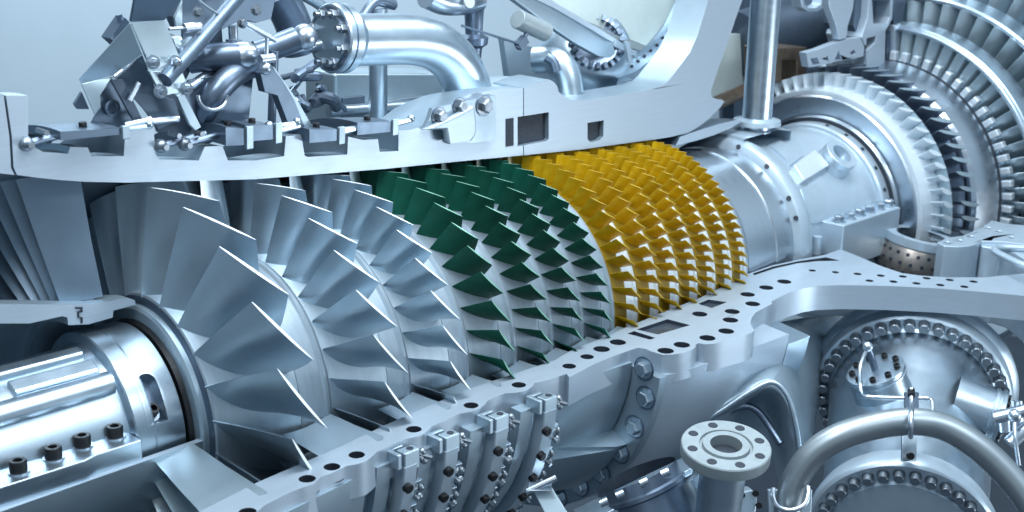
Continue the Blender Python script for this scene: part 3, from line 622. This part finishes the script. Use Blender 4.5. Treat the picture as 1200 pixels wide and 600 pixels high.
b=MB(); b.cyl(Py(305,70,-.02),Py(320,68,-.02),.022,n=12); b.cyl(Py(309,66,-.02),Py(309,84,-.02),.02,n=12); b.ball(Py(311,80,-.02),.03); b.build('valve_body','steel',th_)
# ---------------------------------------------------------------- bracket of folded sheet plates at the upper left
bk_=thing('sheet_bracket','angular bracket of folded sheet metal plates standing on the upper casing at the top left','bracket',Py(180,150,.05))
def plate(pts, y, mt, name='plate', th=.016, tilt=None, bev=.003, holes=()):
    ys=y if isinstance(y,(list,tuple)) else [y]*len(pts)
    P=[Py(p[0],p[1],yy) for p,yy in zip(pts,ys)]
    n=(P[1]-P[0]).cross(P[2]-P[0]).normalized()
    if n.dot(FW)<0: n=-n
    o=MB().prism(P,n*th,holes).build(name,mt,bk_,bevel=bev); return o
plate([(153,26),(193,24),(211,67),(205,79),(178,80),(174,73)],[-.03,-.03,-.04,-.04,-.04,-.04],'sheet','cover_plate')
pa=plate([(160,-12),(214,-12),(212,1),(193,24),(153,26)],[-.16,-.16,-.14,-.03,-.03],'dsheet','folded_plate')
plate([(92,93),(152,27),(167,64),(134,88),(95,99)],[.12,-.10,-.10,.03,.12],'sheet','side_plate')
plate([(95,98),(133,89),(117,111),(118,125),(111,135)],[.10,.05,.05,.05,.06],'sheet','lower_tab')
plate([(87,122),(96,107),(105,128),(91,128)],.2,'dsheet','foot')
plate([(133,88),(167,64),(186,112),(205,118),(212,140),(186,152),(168,128),(150,108),(140,96)],[.06,.03,.05,.05,.04,.04,.06,.06,.06],'dsheet','web_plate')
plate([(115,108),(130,93),(138,98),(170,152),(162,154),(104,152),(118,126)],.10,'dsheet','triangular_plate')
plate([(130,93),(144,93),(172,150),(163,153)],.02,'castd','strut_plate')
plate([(174,83),(190,84),(205,80),(213,82),(223,106),(190,113)],-.04,'sheet','hole_plate')
plate([(207,112),(216,110),(236,149),(229,153),(222,146)],-.05,'cast','strap')
plate([(221,94),(298,80),(292,140),(240,146),(232,148),(216,110)],.12,'dsheet','hooked_plate')
plate([(168,110),(200,108),(228,120),(232,155),(185,155)],.16,'castd','back_plate')
plate([(213,-10),(325,-10),(318,22),(300,27),(285,22),(262,34),(213,34),(207,20)],.22,'dsheet','top_box',th=.1)
plate([(205,20),(214,0),(214,34),(207,34)],.1,'sheet','edge_strip')
plate([(305,86),(318,78),(330,92),(345,117),(357,148),(340,152),(333,133),(325,112),(310,108)],.02,'dsheet','curved_arm',th=.05)
plate([(319,78),(322,79),(348,116),(367,149),(357,149),(344,117)],.021,'cast','arm_edge',th=.012)
plate([(170,92),(214,80),(214,34),(260,30),(262,60),(225,80),(215,100)],.20,'castd','inner_plate')
for x,y in ((179,73),(205,73),(188,107),(218,104)):
    p=Py(x,y,-.045); b=MB(); b.hexa(p,(-.3,-1,.1),.022,.022); b.cyl(p,p+V((-.01,-.05,.0)),.012,n=10); b.build('bolt','steel',bk_,ang=25)
MB().tube([Py(193,94,-.06),Py(222,62,.0),Py(280,-6,.14)],.034,20,steps=1).build('strut_tube','dsheet',bk_)
MB().ball(Py(224,57,.16),.055).build('knob','steelr',bk_)
MB().tube([Py(228,-4,.05),Py(240,6,.05),Py(256,17,.06)],.006,8).build('wire','sheet',bk_)
for x,y in ((232,14),(300,12),(284,27),(207,50),(199,46)):
    b=MB(); p=Py(x,y,.06); b.hexa(p,(-.3,-1,.1),.018,.03); b.build('bolt','bolt',bk_,ang=25)
b=MB(); b.cyl(Py(203,52,.02),Py(214,63,.02),.022,n=12); b.cyl(Py(206,48,.02),Py(212,46,.02),.012,n=8); b.build('fitting','steelr',bk_)
MB().tube([Py(134,90,.0),Py(150,77,.0),Py(163,62,.0)],.010,10,steps=1).build('stay_rod','steel',bk_)
b=MB(); b.box(Py(138,37,.1),V((.035,.0,.04)),V((0,.04,0)),V((.02,0,-.02))); b.cyl(Py(143,31,.08),Py(139,17,.08),.014,n=8); b.build('latch','dsteel',bk_)
b=MB(); b.cyl(Py(198,34,.02),Py(216,33,.02),.007,n=8); b.cyl(Py(216,33,.02),Py(234,31,.02),.02,n=10); b.build('sensor_plug','steel',bk_)
b=MB(); b.cyl(Py(274,50,.15),Py(273,30,.15),.022,n=12); b.cyl(Py(274,54,.15),Py(274,46,.15),.036,n=14); b.build('fitting','steel',bk_)
MB().cyl(Py(168,143,.0),Py(209,139,.0),.014,n=10).build('lower_rod','steel',bk_)
MB().cyl(Py(152,118,.0),Py(163,97,.0),.012,n=10).build('stay_rod','steel',bk_)
b=MB(); b.rev(Py(131,126,.09),(0,-1,0),[(0,.035),(.01,.035),(.01,.026),(0,.026)],20); b.build('eyelet','dsteel',bk_)
plate([(202,44),(209,42),(214,52),(206,56)],.0,'sheet','clip'); 
# ---------------------------------------------------------------- burner opening above the rear of the upper casing
bo=thing('burner_casing','burner opening with a flange of small holes at the upright arm of the casing','casing',Py(760,60,.25))
ro=[(822,-40),(813,-10),(803,14),(790,40),(776,58),(760,72),(744,84),(725,92)]
ri=[(806,-40),(797,-10),(789,8),(777,32),(764,48),(751,60),(737,72),(718,82)]
fe=[(842,-40),(834,-12),(828,8),(815,46),(797,77),(780,97),(763,105),(715,113)]
md=[(834,-40),(826,-10),(817,12),(804,42),(788,66),(773,82),(755,92),(722,100)]
b=MB(); b.grid([[Py(*p,y) for p in q] for q,y in ((ri,.52),(ri,.50),(ro,.50),(md,.30),(fe,.02))],0); b.grid([[Py(*p,y) for p in q] for q,y in ((ri,.52),(ri,.9))],0)
b.build('throat','steelr',bo,ang=60)
for i in range(13):
    t=i/12*(len(ro)-2)+.0; k=int(t); f=t-k
    if k+1>=len(ro): continue
    a=V((*ro[k],0))*(1-f)+V((*ro[k+1],0))*f; c=V((*ri[k],0))*(1-f)+V((*ri[k+1],0))*f; m_=(a+c)/2
    p=Py(m_.x,m_.y,.497); MB().rev(p,(0,-1,0),[(0,.011),(.004,.011),(.004,0)],10).build('screw','hole',bo)
bp_=thing('burner_liner','pale greenish liner plate inside the burner opening','liner',Py(715,25,.6))
def plate2(th_,pts,y,mt,name,th=.02,bev=.004):
    ys=y if isinstance(y,(list,tuple)) else [y]*len(pts)
    P=[Py(p[0],p[1],yy) for p,yy in zip(pts,ys)]; n=(P[1]-P[0]).cross(P[2]-P[0]).normalized()
    if n.dot(FW)<0: n=-n
    return MB().prism(P,n*th).build(name,mt,th_,bevel=bev)
plate2(bp_,[(640,-30),(800,-30),(797,0),(772,36),(757,54),(715,38),(680,22),(640,5)],.62,'panel','liner_plate',.1)
plate2(bp_,[(620,-12),(640,-5),(680,22),(720,40),(757,54),(752,60),(715,50),(670,30)],.5,'grey','liner_edge',.06)
bm_=thing('channel_beam','diagonal grey channel beam running down to the right above the rear casing','beam',Py(660,35,.4))
plate2(bm_,[(585,-12),(618,-12),(650,8),(690,30),(718,48),(722,62),(716,68),(700,66),(675,52),(640,28)],.40,'cast','web',.05,.01)
plate2(bm_,[(600,-14),(622,-14),(660,8),(700,32),(722,46),(718,50),(690,33),(650,10)],.36,'cut','edge_flange',.03)
plate2(bm_,[(733,48),(738,50),(742,74),(737,72)],.4,'pale','strut'); plate2(bm_,[(722,46),(748,62),(745,66),(720,54)],.42,'pale','strut')
plate2(bm_,[(590,45),(640,60),(770,60),(770,118),(600,118)],.75,'cast','back_plate',.05)
nz=thing('burner_nozzle','ring of dark teeth round a burner nozzle below the channel beam','nozzle',Py(690,75,.35))
c=Py(702,46,.55); n_=V((-.45,-.75,.45)).normalized()
b=MB(); b.rev(c-n_*.1,n_,[(0,.185),(.02,.185),(.02,.13),(-.05,.0)],40); b.build('ring','dsteel',nz)
u=n_.orthogonal().normalized(); w=n_.cross(u)
for k in range(22):
    a=2*pi*k/22; d=u*math.cos(a)+w*math.sin(a); MB().box(c-n_*.05+d*.165,d*.02,n_.cross(d)*.012,n_*.03).build('tooth','dsteel',nz)
b=MB(); b.rev(c-n_*.12,n_,[(-.3,.30),(-.1,.29),(.0,.25),(.04,.20),(.05,.17)],40); b.build('shell','steelr',nz)
sh=thing('curved_duct','polished curved duct bulging left of the toothed nozzle ring','duct',Py(655,85,.3))
MB().tube([Py(628,70,.45),Py(648,70,.35),Py(662,84,.28),Py(668,112,.24)],.085,28).build('duct','steelr',sh)
MB().tube([Py(640,66,.30),Py(648,72,.27),Py(652,84,.25)],.03,14).build('collar','dsteel',sh)
# instruments on top
ins=thing('level_sensor','grey box sensor with a thin rod, hanging under the channel beam','sensor',Py(615,35,.3))
b=MB(); b.cyl(Py(606,22,.3),Py(640,38,.3),.055,n=24); b.build('body','grey',ins,bevel=.006)
MB().cyl(Py(541,30,.35),Py(604,50,.3),.007,n=8).build('rod','dsteel',ins)
b=MB(); b.box(Py(611,50,.29),V((.03,0,.02)),V((0,.02,0)),V((-.015,0,.02))); b.cyl(Py(606,56,.29),Py(618,38,.29),.014,n=10); b.build('elbow','dsteel',ins)
va=thing('valve_stack','upright dark valve stack behind the pipe elbow at the top','valve',Py(555,30,.6))
b=MB(); b.rev(Py(555,72,.6),(0,0,1),[(0,.02),(0,.04),(.08,.05),(.1,.08),(.14,.085),(.16,.05),(.36,.06),(.5,.075),(.6,.07)],24); b.build('stem','dsteel',va)
MB().tube([Py(500,-6,.6),Py(520,2,.6),Py(545,2,.6),Py(560,-2,.6)],.075,24).build('cross_pipe','steel',va)
MB().rev(Py(549,3,.50),(-.3,-1,.1),[(0,.03),(.02,.03),(.02,.0)],18).build('plug','panel',va)
# blurred plant behind the elbow
for pts,r,mt,lb in (([(443,150),(443,60),(443,10)],.055,'steelr','straight upright grey pipe behind the fat elbow'),([(325,-8),(342,25),(352,60)],.10,'dsteel','thick dark hose bending down behind the ball end'),
                    ([(352,-8),(380,10),(402,42)],.032,'steelr','thin grey tube running down to the elbow flange'),([(425,20),(440,2),(462,6)],.03,'dsteel','small hooked dark tube above the elbow')):
    lab_tube('pipe',lb,'pipe',[Py(a,c,1.0) for a,c in pts],r,mt,group='background pipes above the casing')
bx=thing('equipment_cabinet','pale blurred cabinet behind the elbow and the curved arm','cabinet',Py(420,120,1.3))
plate2(bx,[(392,86),(520,86),(520,190),(392,190)],1.3,'sheet','front_panel',.3,.02)
plate2(bx,[(402,115),(428,112),(428,150),(402,152)],1.28,'dsheet','door'); plate2(bx,[(455,118),(500,112),(500,150),(455,152)],1.27,'steel','hatch')
MB().cyl(Py(385,131,1.2),Py(480,124,1.2),.035,n=16).build('rail','steel',bx)
pb=thing('pipe_cluster','dark tangle of small valves and tubes behind the curved arm','pipework',Py(360,100,.8))
rnd=random.Random(3)
for k in range(11):
    x,y=rnd.uniform(330,395),rnd.uniform(75,138); 
    MB().tube([Py(x,y,.8),Py(x+rnd.uniform(-25,25),y+rnd.uniform(-12,12),.75),Py(x+rnd.uniform(-30,30),y+rnd.uniform(-18,18),.85)],rnd.uniform(.012,.035),10).build('tube',rnd.choice(['dsteel','steel','castd']),pb)
lab_tube('support_post','thin dark post behind the dark curved arm','post',[Py(318,152,.2),Py(320,100,.2),Py(322,60,.2)],.02,'dsteel','post')
# ---------------------------------------------------------------- combustor can at the lower right
c1=Pd(1068,468,8.0); c2=Pd(1056,634,6.85); ax=(c2-c1).normalized(); L=(c2-c1).length
cn=thing('combustor_can','large silver combustor can with rings of bolts at the lower right','combustor',c1)
r1=.60; r2=.478; rb=.485
ub=(UP-ax*UP.dot(ax)).normalized(); wb=ax.cross(ub)
b=MB(); b.rev(c1,ax,[(-.30,.50),(-.22,r1),(-.19,r1+.018),(-.15,r1+.022),(-.12,r1+.008),(-.10,r1-.012),(-.03,r1-.014),(-.012,r1-.02),(0,r1-.035),(0,rb+.018),(.02,rb+.004),(.03,rb-.05)],96,ref=UP); rf=b.build('rear_flange','pale',cn,ang=28)
b=MB(); b.rev(c1,ax,[(-.02,rb+.006),(.04,rb),(.5,rb-.02),(L-.30,rb-.05),(L-.16,rb-.045),(L-.10,rb-.04)],96,ref=UP); b.build('body','steelr',cn,ang=28)
b=MB(); b.rev(c1,ax,[(L-.17,rb-.06),(L-.15,r2-.005),(L-.10,r2+.012),(L-.03,r2+.016),(L-.012,r2+.010),(L,r2),(L,.33)],96,ref=UP); ff=b.build('front_flange','pale',cn,ang=28)
b=MB(); b.rev(c1,ax,[(L-.01,.388),(L+.012,.386),(L+.02,.376),(L+.024,.35),(L+.03,0)],72,ref=UP); b.build('end_cover','pale',cn,ang=28)
def bolts(fl,c,rr,n,rbolt,h,off=0):
    for k in range(n):
        a=2*pi*(k+off)/n; d=ub*math.cos(a)+wb*math.sin(a)
        if d.dot(UP)<-.45: continue
        p=c+d*rr; MB().rev(p,ax,[(0,rbolt*1.25),(h*.1,rbolt*1.25),(h*.1,rbolt),(h*.93,rbolt),(h,rbolt*.88),(h,0)],16).build('bolt','bolt',fl,ang=28)
bolts(rf,c1,(r1+rb-.018)/2,40,.030,.058)
bolts(ff,c1+ax*L,.430,34,.026,.05)
# inspection port with its thin sensing line
def can_pt(px,py,extra=0.0):
    d=ray(px,py); o=CAM-c1; A=d-ax*d.dot(ax); B=o-ax*o.dot(ax); r=rb-.006+extra
    a_=A.dot(A); b_=2*A.dot(B); c_=B.dot(B)-r*r; q=max(b_*b_-4*a_*c_,0)**.5; return CAM+d*((-b_-q)/(2*a_))
def can_out(p): v=p-c1; return (v-ax*v.dot(ax)).normalized()
pp_=can_pt(1032,452); nn=(can_out(pp_)*.45+UP*.80-FW*.30-RT*.32).normalized()
pp_=pp_
b=MB(); b.rev(pp_,nn,[(-.08,.17),(.03,.155),(.06,.152),(.062,.165),(.075,.166),(.078,.158),(.09,.158),(.092,.166),(.108,.165),(.11,.155),(.11,0)],40); ip=b.build('inspection_port','steelr',cn,ang=28)
u=nn.orthogonal().normalized(); w=nn.cross(u)
for k in range(9):
    a=2*pi*k/9; MB().sock(pp_+nn*.11+(u*math.cos(a)+w*math.sin(a))*.128,nn,.018,.022).build('screw','black',ip)
cp=pp_+nn*.11
b=MB(); b.cyl(cp,cp+nn*.13,.020,n=12); b.build('probe','dsteel',ip)
tp=cp+nn*.15; dd=(tp-CAM).dot(FW)
MB().ball(tp,.03).build('probe_cap','steel',ip)
MB().tube([tp,Pd(1008,430,dd-.02),can_pt(1008.5,455,.17),can_pt(1010,461,.13),can_pt(1016,465,.10),can_pt(1050,466.5,.06),can_pt(1085,467,.06),can_pt(1090,468,.06),can_pt(1093,472,.06),can_pt(1093.5,488,.04)],.0115,10,steps=4).build('sensing_line','steel',cn)
# side port on the right
sp2=thing('side_port','short silver port with small fittings on the right flank of the can','port',Pd(1150,490,7.0))
q=Pd(1138,478,7.35); nd=(RT*.92-FW*.30-UP*.28).normalized()
b=MB(); b.rev(q,nd,[(-.1,.16),(.02,.145),(.06,.14),(.10,.138),(.105,.150),(.125,.150),(.128,.142),(.14,.142),(.143,.152),(.165,.150),(.165,0)],36); b.build('neck','steelr',sp2,ang=28)
u=nd.orthogonal().normalized(); w=nd.cross(u)
for k in range(10):
    a=2*pi*k/10; MB().sock(q+nd*.165+(u*math.cos(a)+w*math.sin(a))*.118,nd,.018,.02).build('screw','black',sp2)
b=MB(); e=q+nd*.165; b.cyl(e,e+nd*.16,.045,n=18); b.build('plug','steel',sp2)
b=MB(); b.cyl(Pd(1165,490,6.95),Pd(1205,480,6.9),.035,n=14); b.build('stub','steel',sp2)
b=MB(); b.tube([Pd(1189,492,6.85),Pd(1190,515,6.8),Pd(1194,545,6.8)],.012,10); b.build('thin_line','steel',sp2)
b=MB(); b.ball(Pd(1189,487,6.85),.035); b.cyl(Pd(1183,520,6.95),Pd(1205,500,6.95),.04,n=14); b.cyl(Pd(1176,480,6.95),Pd(1178,506,6.95),.03,n=12); b.cyl(Pd(1192,470,7),Pd(1193,500,7),.028,n=12); b.build('fitting','steel',sp2)
# bent pipe wrapped in front of the can
bp=thing('bent_pipe','smooth grey pipe bent in a wide arch across the front of the combustor can','pipe',Pd(925,590,6.5))
pth=[(922,625,6.50),(924,590,6.50),(934,558,6.48),(955,530,6.45),(988,510,6.42),(1030,498,6.42),(1070,494,6.42),(1105,500,6.42),(1138,518,6.40),(1170,545,6.38),(1200,580,6.35),(1225,620,6.3)]
MB().tube([Pd(*p) for p in pth],.068,32,steps=8).build('pipe','pipe',bp)
cl=thing('pipe_clamp','u bolt clamp on a bent strip holding the arched pipe at its top','clamp',Pd(1067,500,6.4))
plate_=[Pd(1061,460,6.9),Pd(1077,460,6.9),Pd(1077,482,6.75),Pd(1061,482,6.75)]
MB().prism(plate_,FW*.03).build('upper_strip','dsteel',cl,bevel=.004)
MB().prism([Pd(1058,500,6.62),Pd(1075,500,6.62),Pd(1074,541,6.52),Pd(1057,541,6.52)],FW*.025).build('lower_strip','steelr',cl,bevel=.004)
MB().tube([Pd(1068,456,6.55),Pd(1068,475,6.45),Pd(1068,484,6.35),Pd(1067,500,6.31),Pd(1067,512,6.38)],.013,10).build('u_bolt','steel',cl)
MB().rev(Pd(1066,534,6.50),-FW,[(0,.019),(.02,.019),(.02,0)],16).build('nut','black',cl)
MB().cyl(Pd(1068,457,6.56),Pd(1068,464,6.5),.018,n=10).build('nut','black',cl)
lb_=thing('pipe_saddle','u shaped saddle holding the lower left end of the arched pipe','clamp',Pd(928,585,6.4))
MB().tube([Pd(906,572,6.42),Pd(906,583,6.40),Pd(912,594,6.38),Pd(927,598,6.37),Pd(942,592,6.38),Pd(947,580,6.40),Pd(947,570,6.42)],.012,10).build('u_bolt','steel',lb_)
MB().prism([Pd(900,574,6.56),Pd(952,574,6.56),Pd(950,612,6.56),Pd(902,612,6.56)],FW*.03).build('plate','pale',lb_,bevel=.004)
# upright stub with a wide flange
fs=thing('flanged_stub','upright pipe stub with a wide pale flange of eight holes and a dark bore','pipe stub',Pd(851,560,6.15))
c=Pd(851,521,6.15); s_=6.15/FPX; az=V((-.10,-.12,1)).normalized(); rf_=52.5*s_
b=MB(); b.rev(c,az,[(-.060,.05),(-.060,rf_),(-.054,rf_*1.005),(-.006,rf_*1.005),(0,rf_*.985),(0,rf_*.60),(-.014,rf_*.585),(-.014,rf_*.54),(.004,rf_*.52),(.004,rf_*.36),(-.2,rf_*.34)],56); fo=b.build('flange','grey',fs,ang=28)
u=V((1,0,0)); u=(u-az*u.dot(az)).normalized(); w=az.cross(u)
for k in range(8):
    a=2*pi*k/8+.25; MB().rev(c+(u*math.cos(a)+w*math.sin(a))*rf_*.80,az,[(.0,rf_*.115),(.003,rf_*.10),(.003,0)],16).build('bolt_hole','hole',fo)
MB().rev(c,az,[(-.05,rf_*.34),(-.05,0)],24).build('bore','hole',fo)
MB().rev(c,az,[(-.9,rf_*.52),(-.08,rf_*.52),(-.06,rf_*.6)],36).build('pipe','steelr',fs)
# mount between the flange plate and the can
mt_=thing('casing_neck','smooth folded casing neck with bright rounded ridges, under the flange left of the can','casing',(3.4,-1.3,-.3))
def sheet(rows,mt,nm,ang_=60):
    b=MB(); b.grid([[Pd(*p) for p in r] for r in rows]); o=b.build(nm,mt,mt_,ang=ang_)
    q=o.modifiers.new('thick','SOLIDIFY'); q.thickness=.03; q.offset=1 if 0 else 0; u=o.modifiers.new('sub','SUBSURF'); u.levels=2; u.render_levels=2; return o
# skin sweeping from under the flange boss down to the can, folded over a rounded ridge
RG_=[(808,502,7.0),(845,480,7.0),(880,457,7.0),(905,447,7.0),(922,462,7.0),(932,495,7.0),(938,540,7.0),(940,590,7.0)]
sheet([[(800,450,7.25),(850,410,7.35),(884,384,7.5),(930,372,7.9),(985,366,8.5),(1005,372,8.7),(985,390,8.7),(965,420,8.5)],
       [(802,465,7.15),(850,430,7.2),(890,405,7.3),(930,396,7.6),(958,398,8.2),(962,420,8.3),(955,450,8.2),(950,490,8.0)],
       [(804,485,7.04),(847,462,7.05),(884,437,7.08),(920,425,7.2),(938,440,7.6),(945,470,7.7),(948,510,7.6),(952,570,7.4)],
       [(x,y-5,d+.005) for x,y,d in RG_],
       [(x-1,y+3,d) for x,y,d in RG_],
       [(x-6,y+9,d+.10) for x,y,d in RG_],
       [(x-14,y+20,d+.30) for x,y,d in RG_],
       [(x-20,y+70,d+.35) for x,y,d in RG_]],'cast','skin')
MB().tube([Pd(x,y+1,d+.005) for x,y,d in RG_],.016,12).build('ridge','steelr',mt_)
MB().tube([Pd(838,492,7.14),Pd(858,480,7.16),Pd(874,476,7.17),Pd(888,482,7.17),Pd(902,500,7.15),Pd(915,520,7.1)],.020,12).build('inner_ridge','dsteel',mt_)
# outlet pipe at the bottom centre
op=thing('outlet_pipe','dark polished fat pipe under the seam at the bottom, with bolts on its collar','pipe',Pd(760,590,6.4))
a_=(UP*.92+RT*-.38).normalized(); c=Pd(745,556,6.55)
b=MB(); b.rev(c,a_,[(-.9,.22),(-.10,.22),(-.09,.235),(-.07,.235),(-.06,.22),(.0,.215)],48); b.build('pipe','dsteel',op,ang=28)
b=MB(); b.prism([Pd(670,598,6.45),Pd(800,536,6.6),Pd(812,548,6.5),Pd(690,612,6.35)],UP*-.03); k_=b.build('collar','steelr',op,bevel=.006)
for x,y in ((703,590),(722,581),(750,567),(775,556),(812,546)):
    MB().cyl(Pd(x,y,6.3),Pd(x+9,y-4,6.3),.022,n=12).build('bolt','steel',k_)
MB().tube([Pd(806,560,6.5),Pd(818,580,6.5),Pd(822,610,6.5)],.09,20).build('side_pipe','steelr',op)
vb=thing('valve_block','small pale valve block with black screws at the bottom, below the flanged stub','valve',Pd(880,585,6.4))
MB().prism([Pd(866,578,6.4),Pd(880,574,6.4),Pd(888,580,6.4),Pd(884,615,6.4),Pd(862,615,6.4)],FW*.12).build('block','pale',vb,bevel=.01)
for x,y in ((869,580),(885,578),(863,594),(889,592)): MB().rev(Pd(x,y,6.395),-FW,[(0,.016),(.015,.016),(.015,0)],10).build('screw','black',vb)
st=thing('support_strap','flat light strap slanting down from the rightmost actuator ring','strap',Pd(645,585,5.6))
MB().prism([Pd(624,574,5.75),Pd(645,569,5.75),Pd(672,612,5.7),Pd(646,616,5.7)],FW*.03).build('strap','sheet',st,bevel=.005)
b=MB(); b.box(Pd(633,570,5.72),RT*.05,UP*.012+FW*.02,FW*.02); b.cyl(Pd(618,576,5.7),Pd(652,560,5.7),.014,n=10); b.build('clamp','steel',st)
# ---------------------------------------------------------------- hall, light, camera
def setting():
    b=MB(); c=CAM+FW*16; b.ngon([c-RT*22+V((0,0,-9)),c+RT*22+V((0,0,-9)),c+RT*22+V((0,0,13)),c-RT*22+V((0,0,13))]); b.build('wall','wall',kind='structure')
    b=MB(); b.ngon([(-30,-30,-3.2),(40,-30,-3.2),(40,40,-3.2),(-30,40,-3.2)]); b.build('floor','floor',kind='structure')
setting()
W=bpy.data.worlds.new('World'); SC.world=W; W.use_nodes=True
nt=W.node_tree; bg=nt.nodes['Background']; bg.inputs['Strength'].default_value=.84
tc=nt.nodes.new('ShaderNodeTexCoord'); sp=nt.nodes.new('ShaderNodeSeparateXYZ'); cr=nt.nodes.new('ShaderNodeValToRGB')
mr=nt.nodes.new('ShaderNodeMapRange'); mr.inputs['From Min'].default_value=-1; mr.inputs['From Max'].default_value=1
nt.links.new(tc.outputs['Generated'],sp.inputs[0]); nt.links.new(sp.outputs['Z'],mr.inputs['Value']); nt.links.new(mr.outputs[0],cr.inputs[0])
# invented bright and dim bays, added so the metal shows varied reflections
mp=nt.nodes.new('ShaderNodeMapping'); mp.inputs['Scale'].default_value=(2.2,2.2,.7); nz_=nt.nodes.new('ShaderNodeTexNoise'); nz_.inputs['Scale'].default_value=1.6; nz_.inputs['Detail'].default_value=2
nt.links.new(tc.outputs['Generated'],mp.inputs[0]); nt.links.new(mp.outputs[0],nz_.inputs['Vector'])
m2=nt.nodes.new('ShaderNodeMapRange'); m2.inputs['From Min'].default_value=.35; m2.inputs['From Max'].default_value=.65; m2.inputs['To Min'].default_value=.35; m2.inputs['To Max'].default_value=1.6; m2.interpolation_type='SMOOTHSTEP'
nt.links.new(nz_.outputs['Fac'],m2.inputs['Value']); vm=nt.nodes.new('ShaderNodeVectorMath'); vm.operation='SCALE'; nt.links.new(cr.outputs[0],vm.inputs[0]); nt.links.new(m2.outputs[0],vm.inputs['Scale']); nt.links.new(vm.outputs[0],bg.inputs['Color'])
e=cr.color_ramp.elements; e[0].position=.22; e[0].color=(.016,.028,.042,1); e[1].position=.85; e[1].color=(.56,.71,.84,1)
k=e.new(.5); k.color=(.095,.15,.20,1); k=e.new(.60); k.color=(.345,.47,.59,1); k=e.new(.36); k.color=(.06,.09,.12,1)
def area(name,loc,look,sx,sy,power,col=(.85,.93,1.0)):
    l=bpy.data.lights.new(name,'AREA'); l.shape='RECTANGLE'; l.size=sx; l.size_y=sy; l.energy=power; l.color=col
    o=bpy.data.objects.new(name,l); COL.objects.link(o); o.location=loc
    o.rotation_euler=(V(look)-V(loc)).to_track_quat('-Z','Y').to_euler(); return o
area('hall_or_fill_lamp',(0.2,-1.4,5.2),(0.6,-.4,0),2.8,1.2,200)
area('hall_or_fill_lamp',(2.6,-1.8,5.4),(2.4,-.5,0),2.8,1.2,195)
area('hall_or_fill_lamp',(5.2,-1.2,5.8),(4.8,-.4,0),2.8,1.0,150)
area('hall_or_fill_lamp',(-2.4,-2.4,5.2),(0.2,-.4,.2),2.0,1.6,125)
area('hall_or_fill_lamp',(2.2,2.6,5.5),(2.0,.3,.8),3.0,1.0,146)
area('hall_or_fill_lamp',(2.5,-6.0,4.6),(3.2,-1.2,-.5),3.0,1.2,105)  # added front fill for the faces turned to the camera
area('hall_or_fill_lamp',(7.5,-8.5,-1.6),(3.6,-1.8,-.8),3.6,2.2,300)  # added low fill that brightens the lower right
area('hall_or_fill_lamp',(-6.2,-8.6,-.1),(1.0,-.4,.3),5.0,3.4,27)  # added softbox behind the camera, brightens reflections in the silver blades
area('wall_lamp',(3,8,6),(7,10,1),4,1.5,420)
cd=bpy.data.cameras.new('camera'); co=bpy.data.objects.new('camera',cd); COL.objects.link(co); SC.camera=co
cd.sensor_fit='HORIZONTAL'; cd.sensor_width=36; cd.lens=FPX/1200*36; cd.clip_start=.05; cd.clip_end=300
m=Matrix((RT,UP,-FW)).transposed().to_4x4(); m.translation=CAM; co.matrix_world=m
cd.dof.use_dof=True; cd.dof.focus_distance=6.2; cd.dof.aperture_fstop=2.0
SC.view_settings.view_transform='Standard'; SC.view_settings.look='None'; SC.view_settings.exposure=.12; SC.view_settings.gamma=1
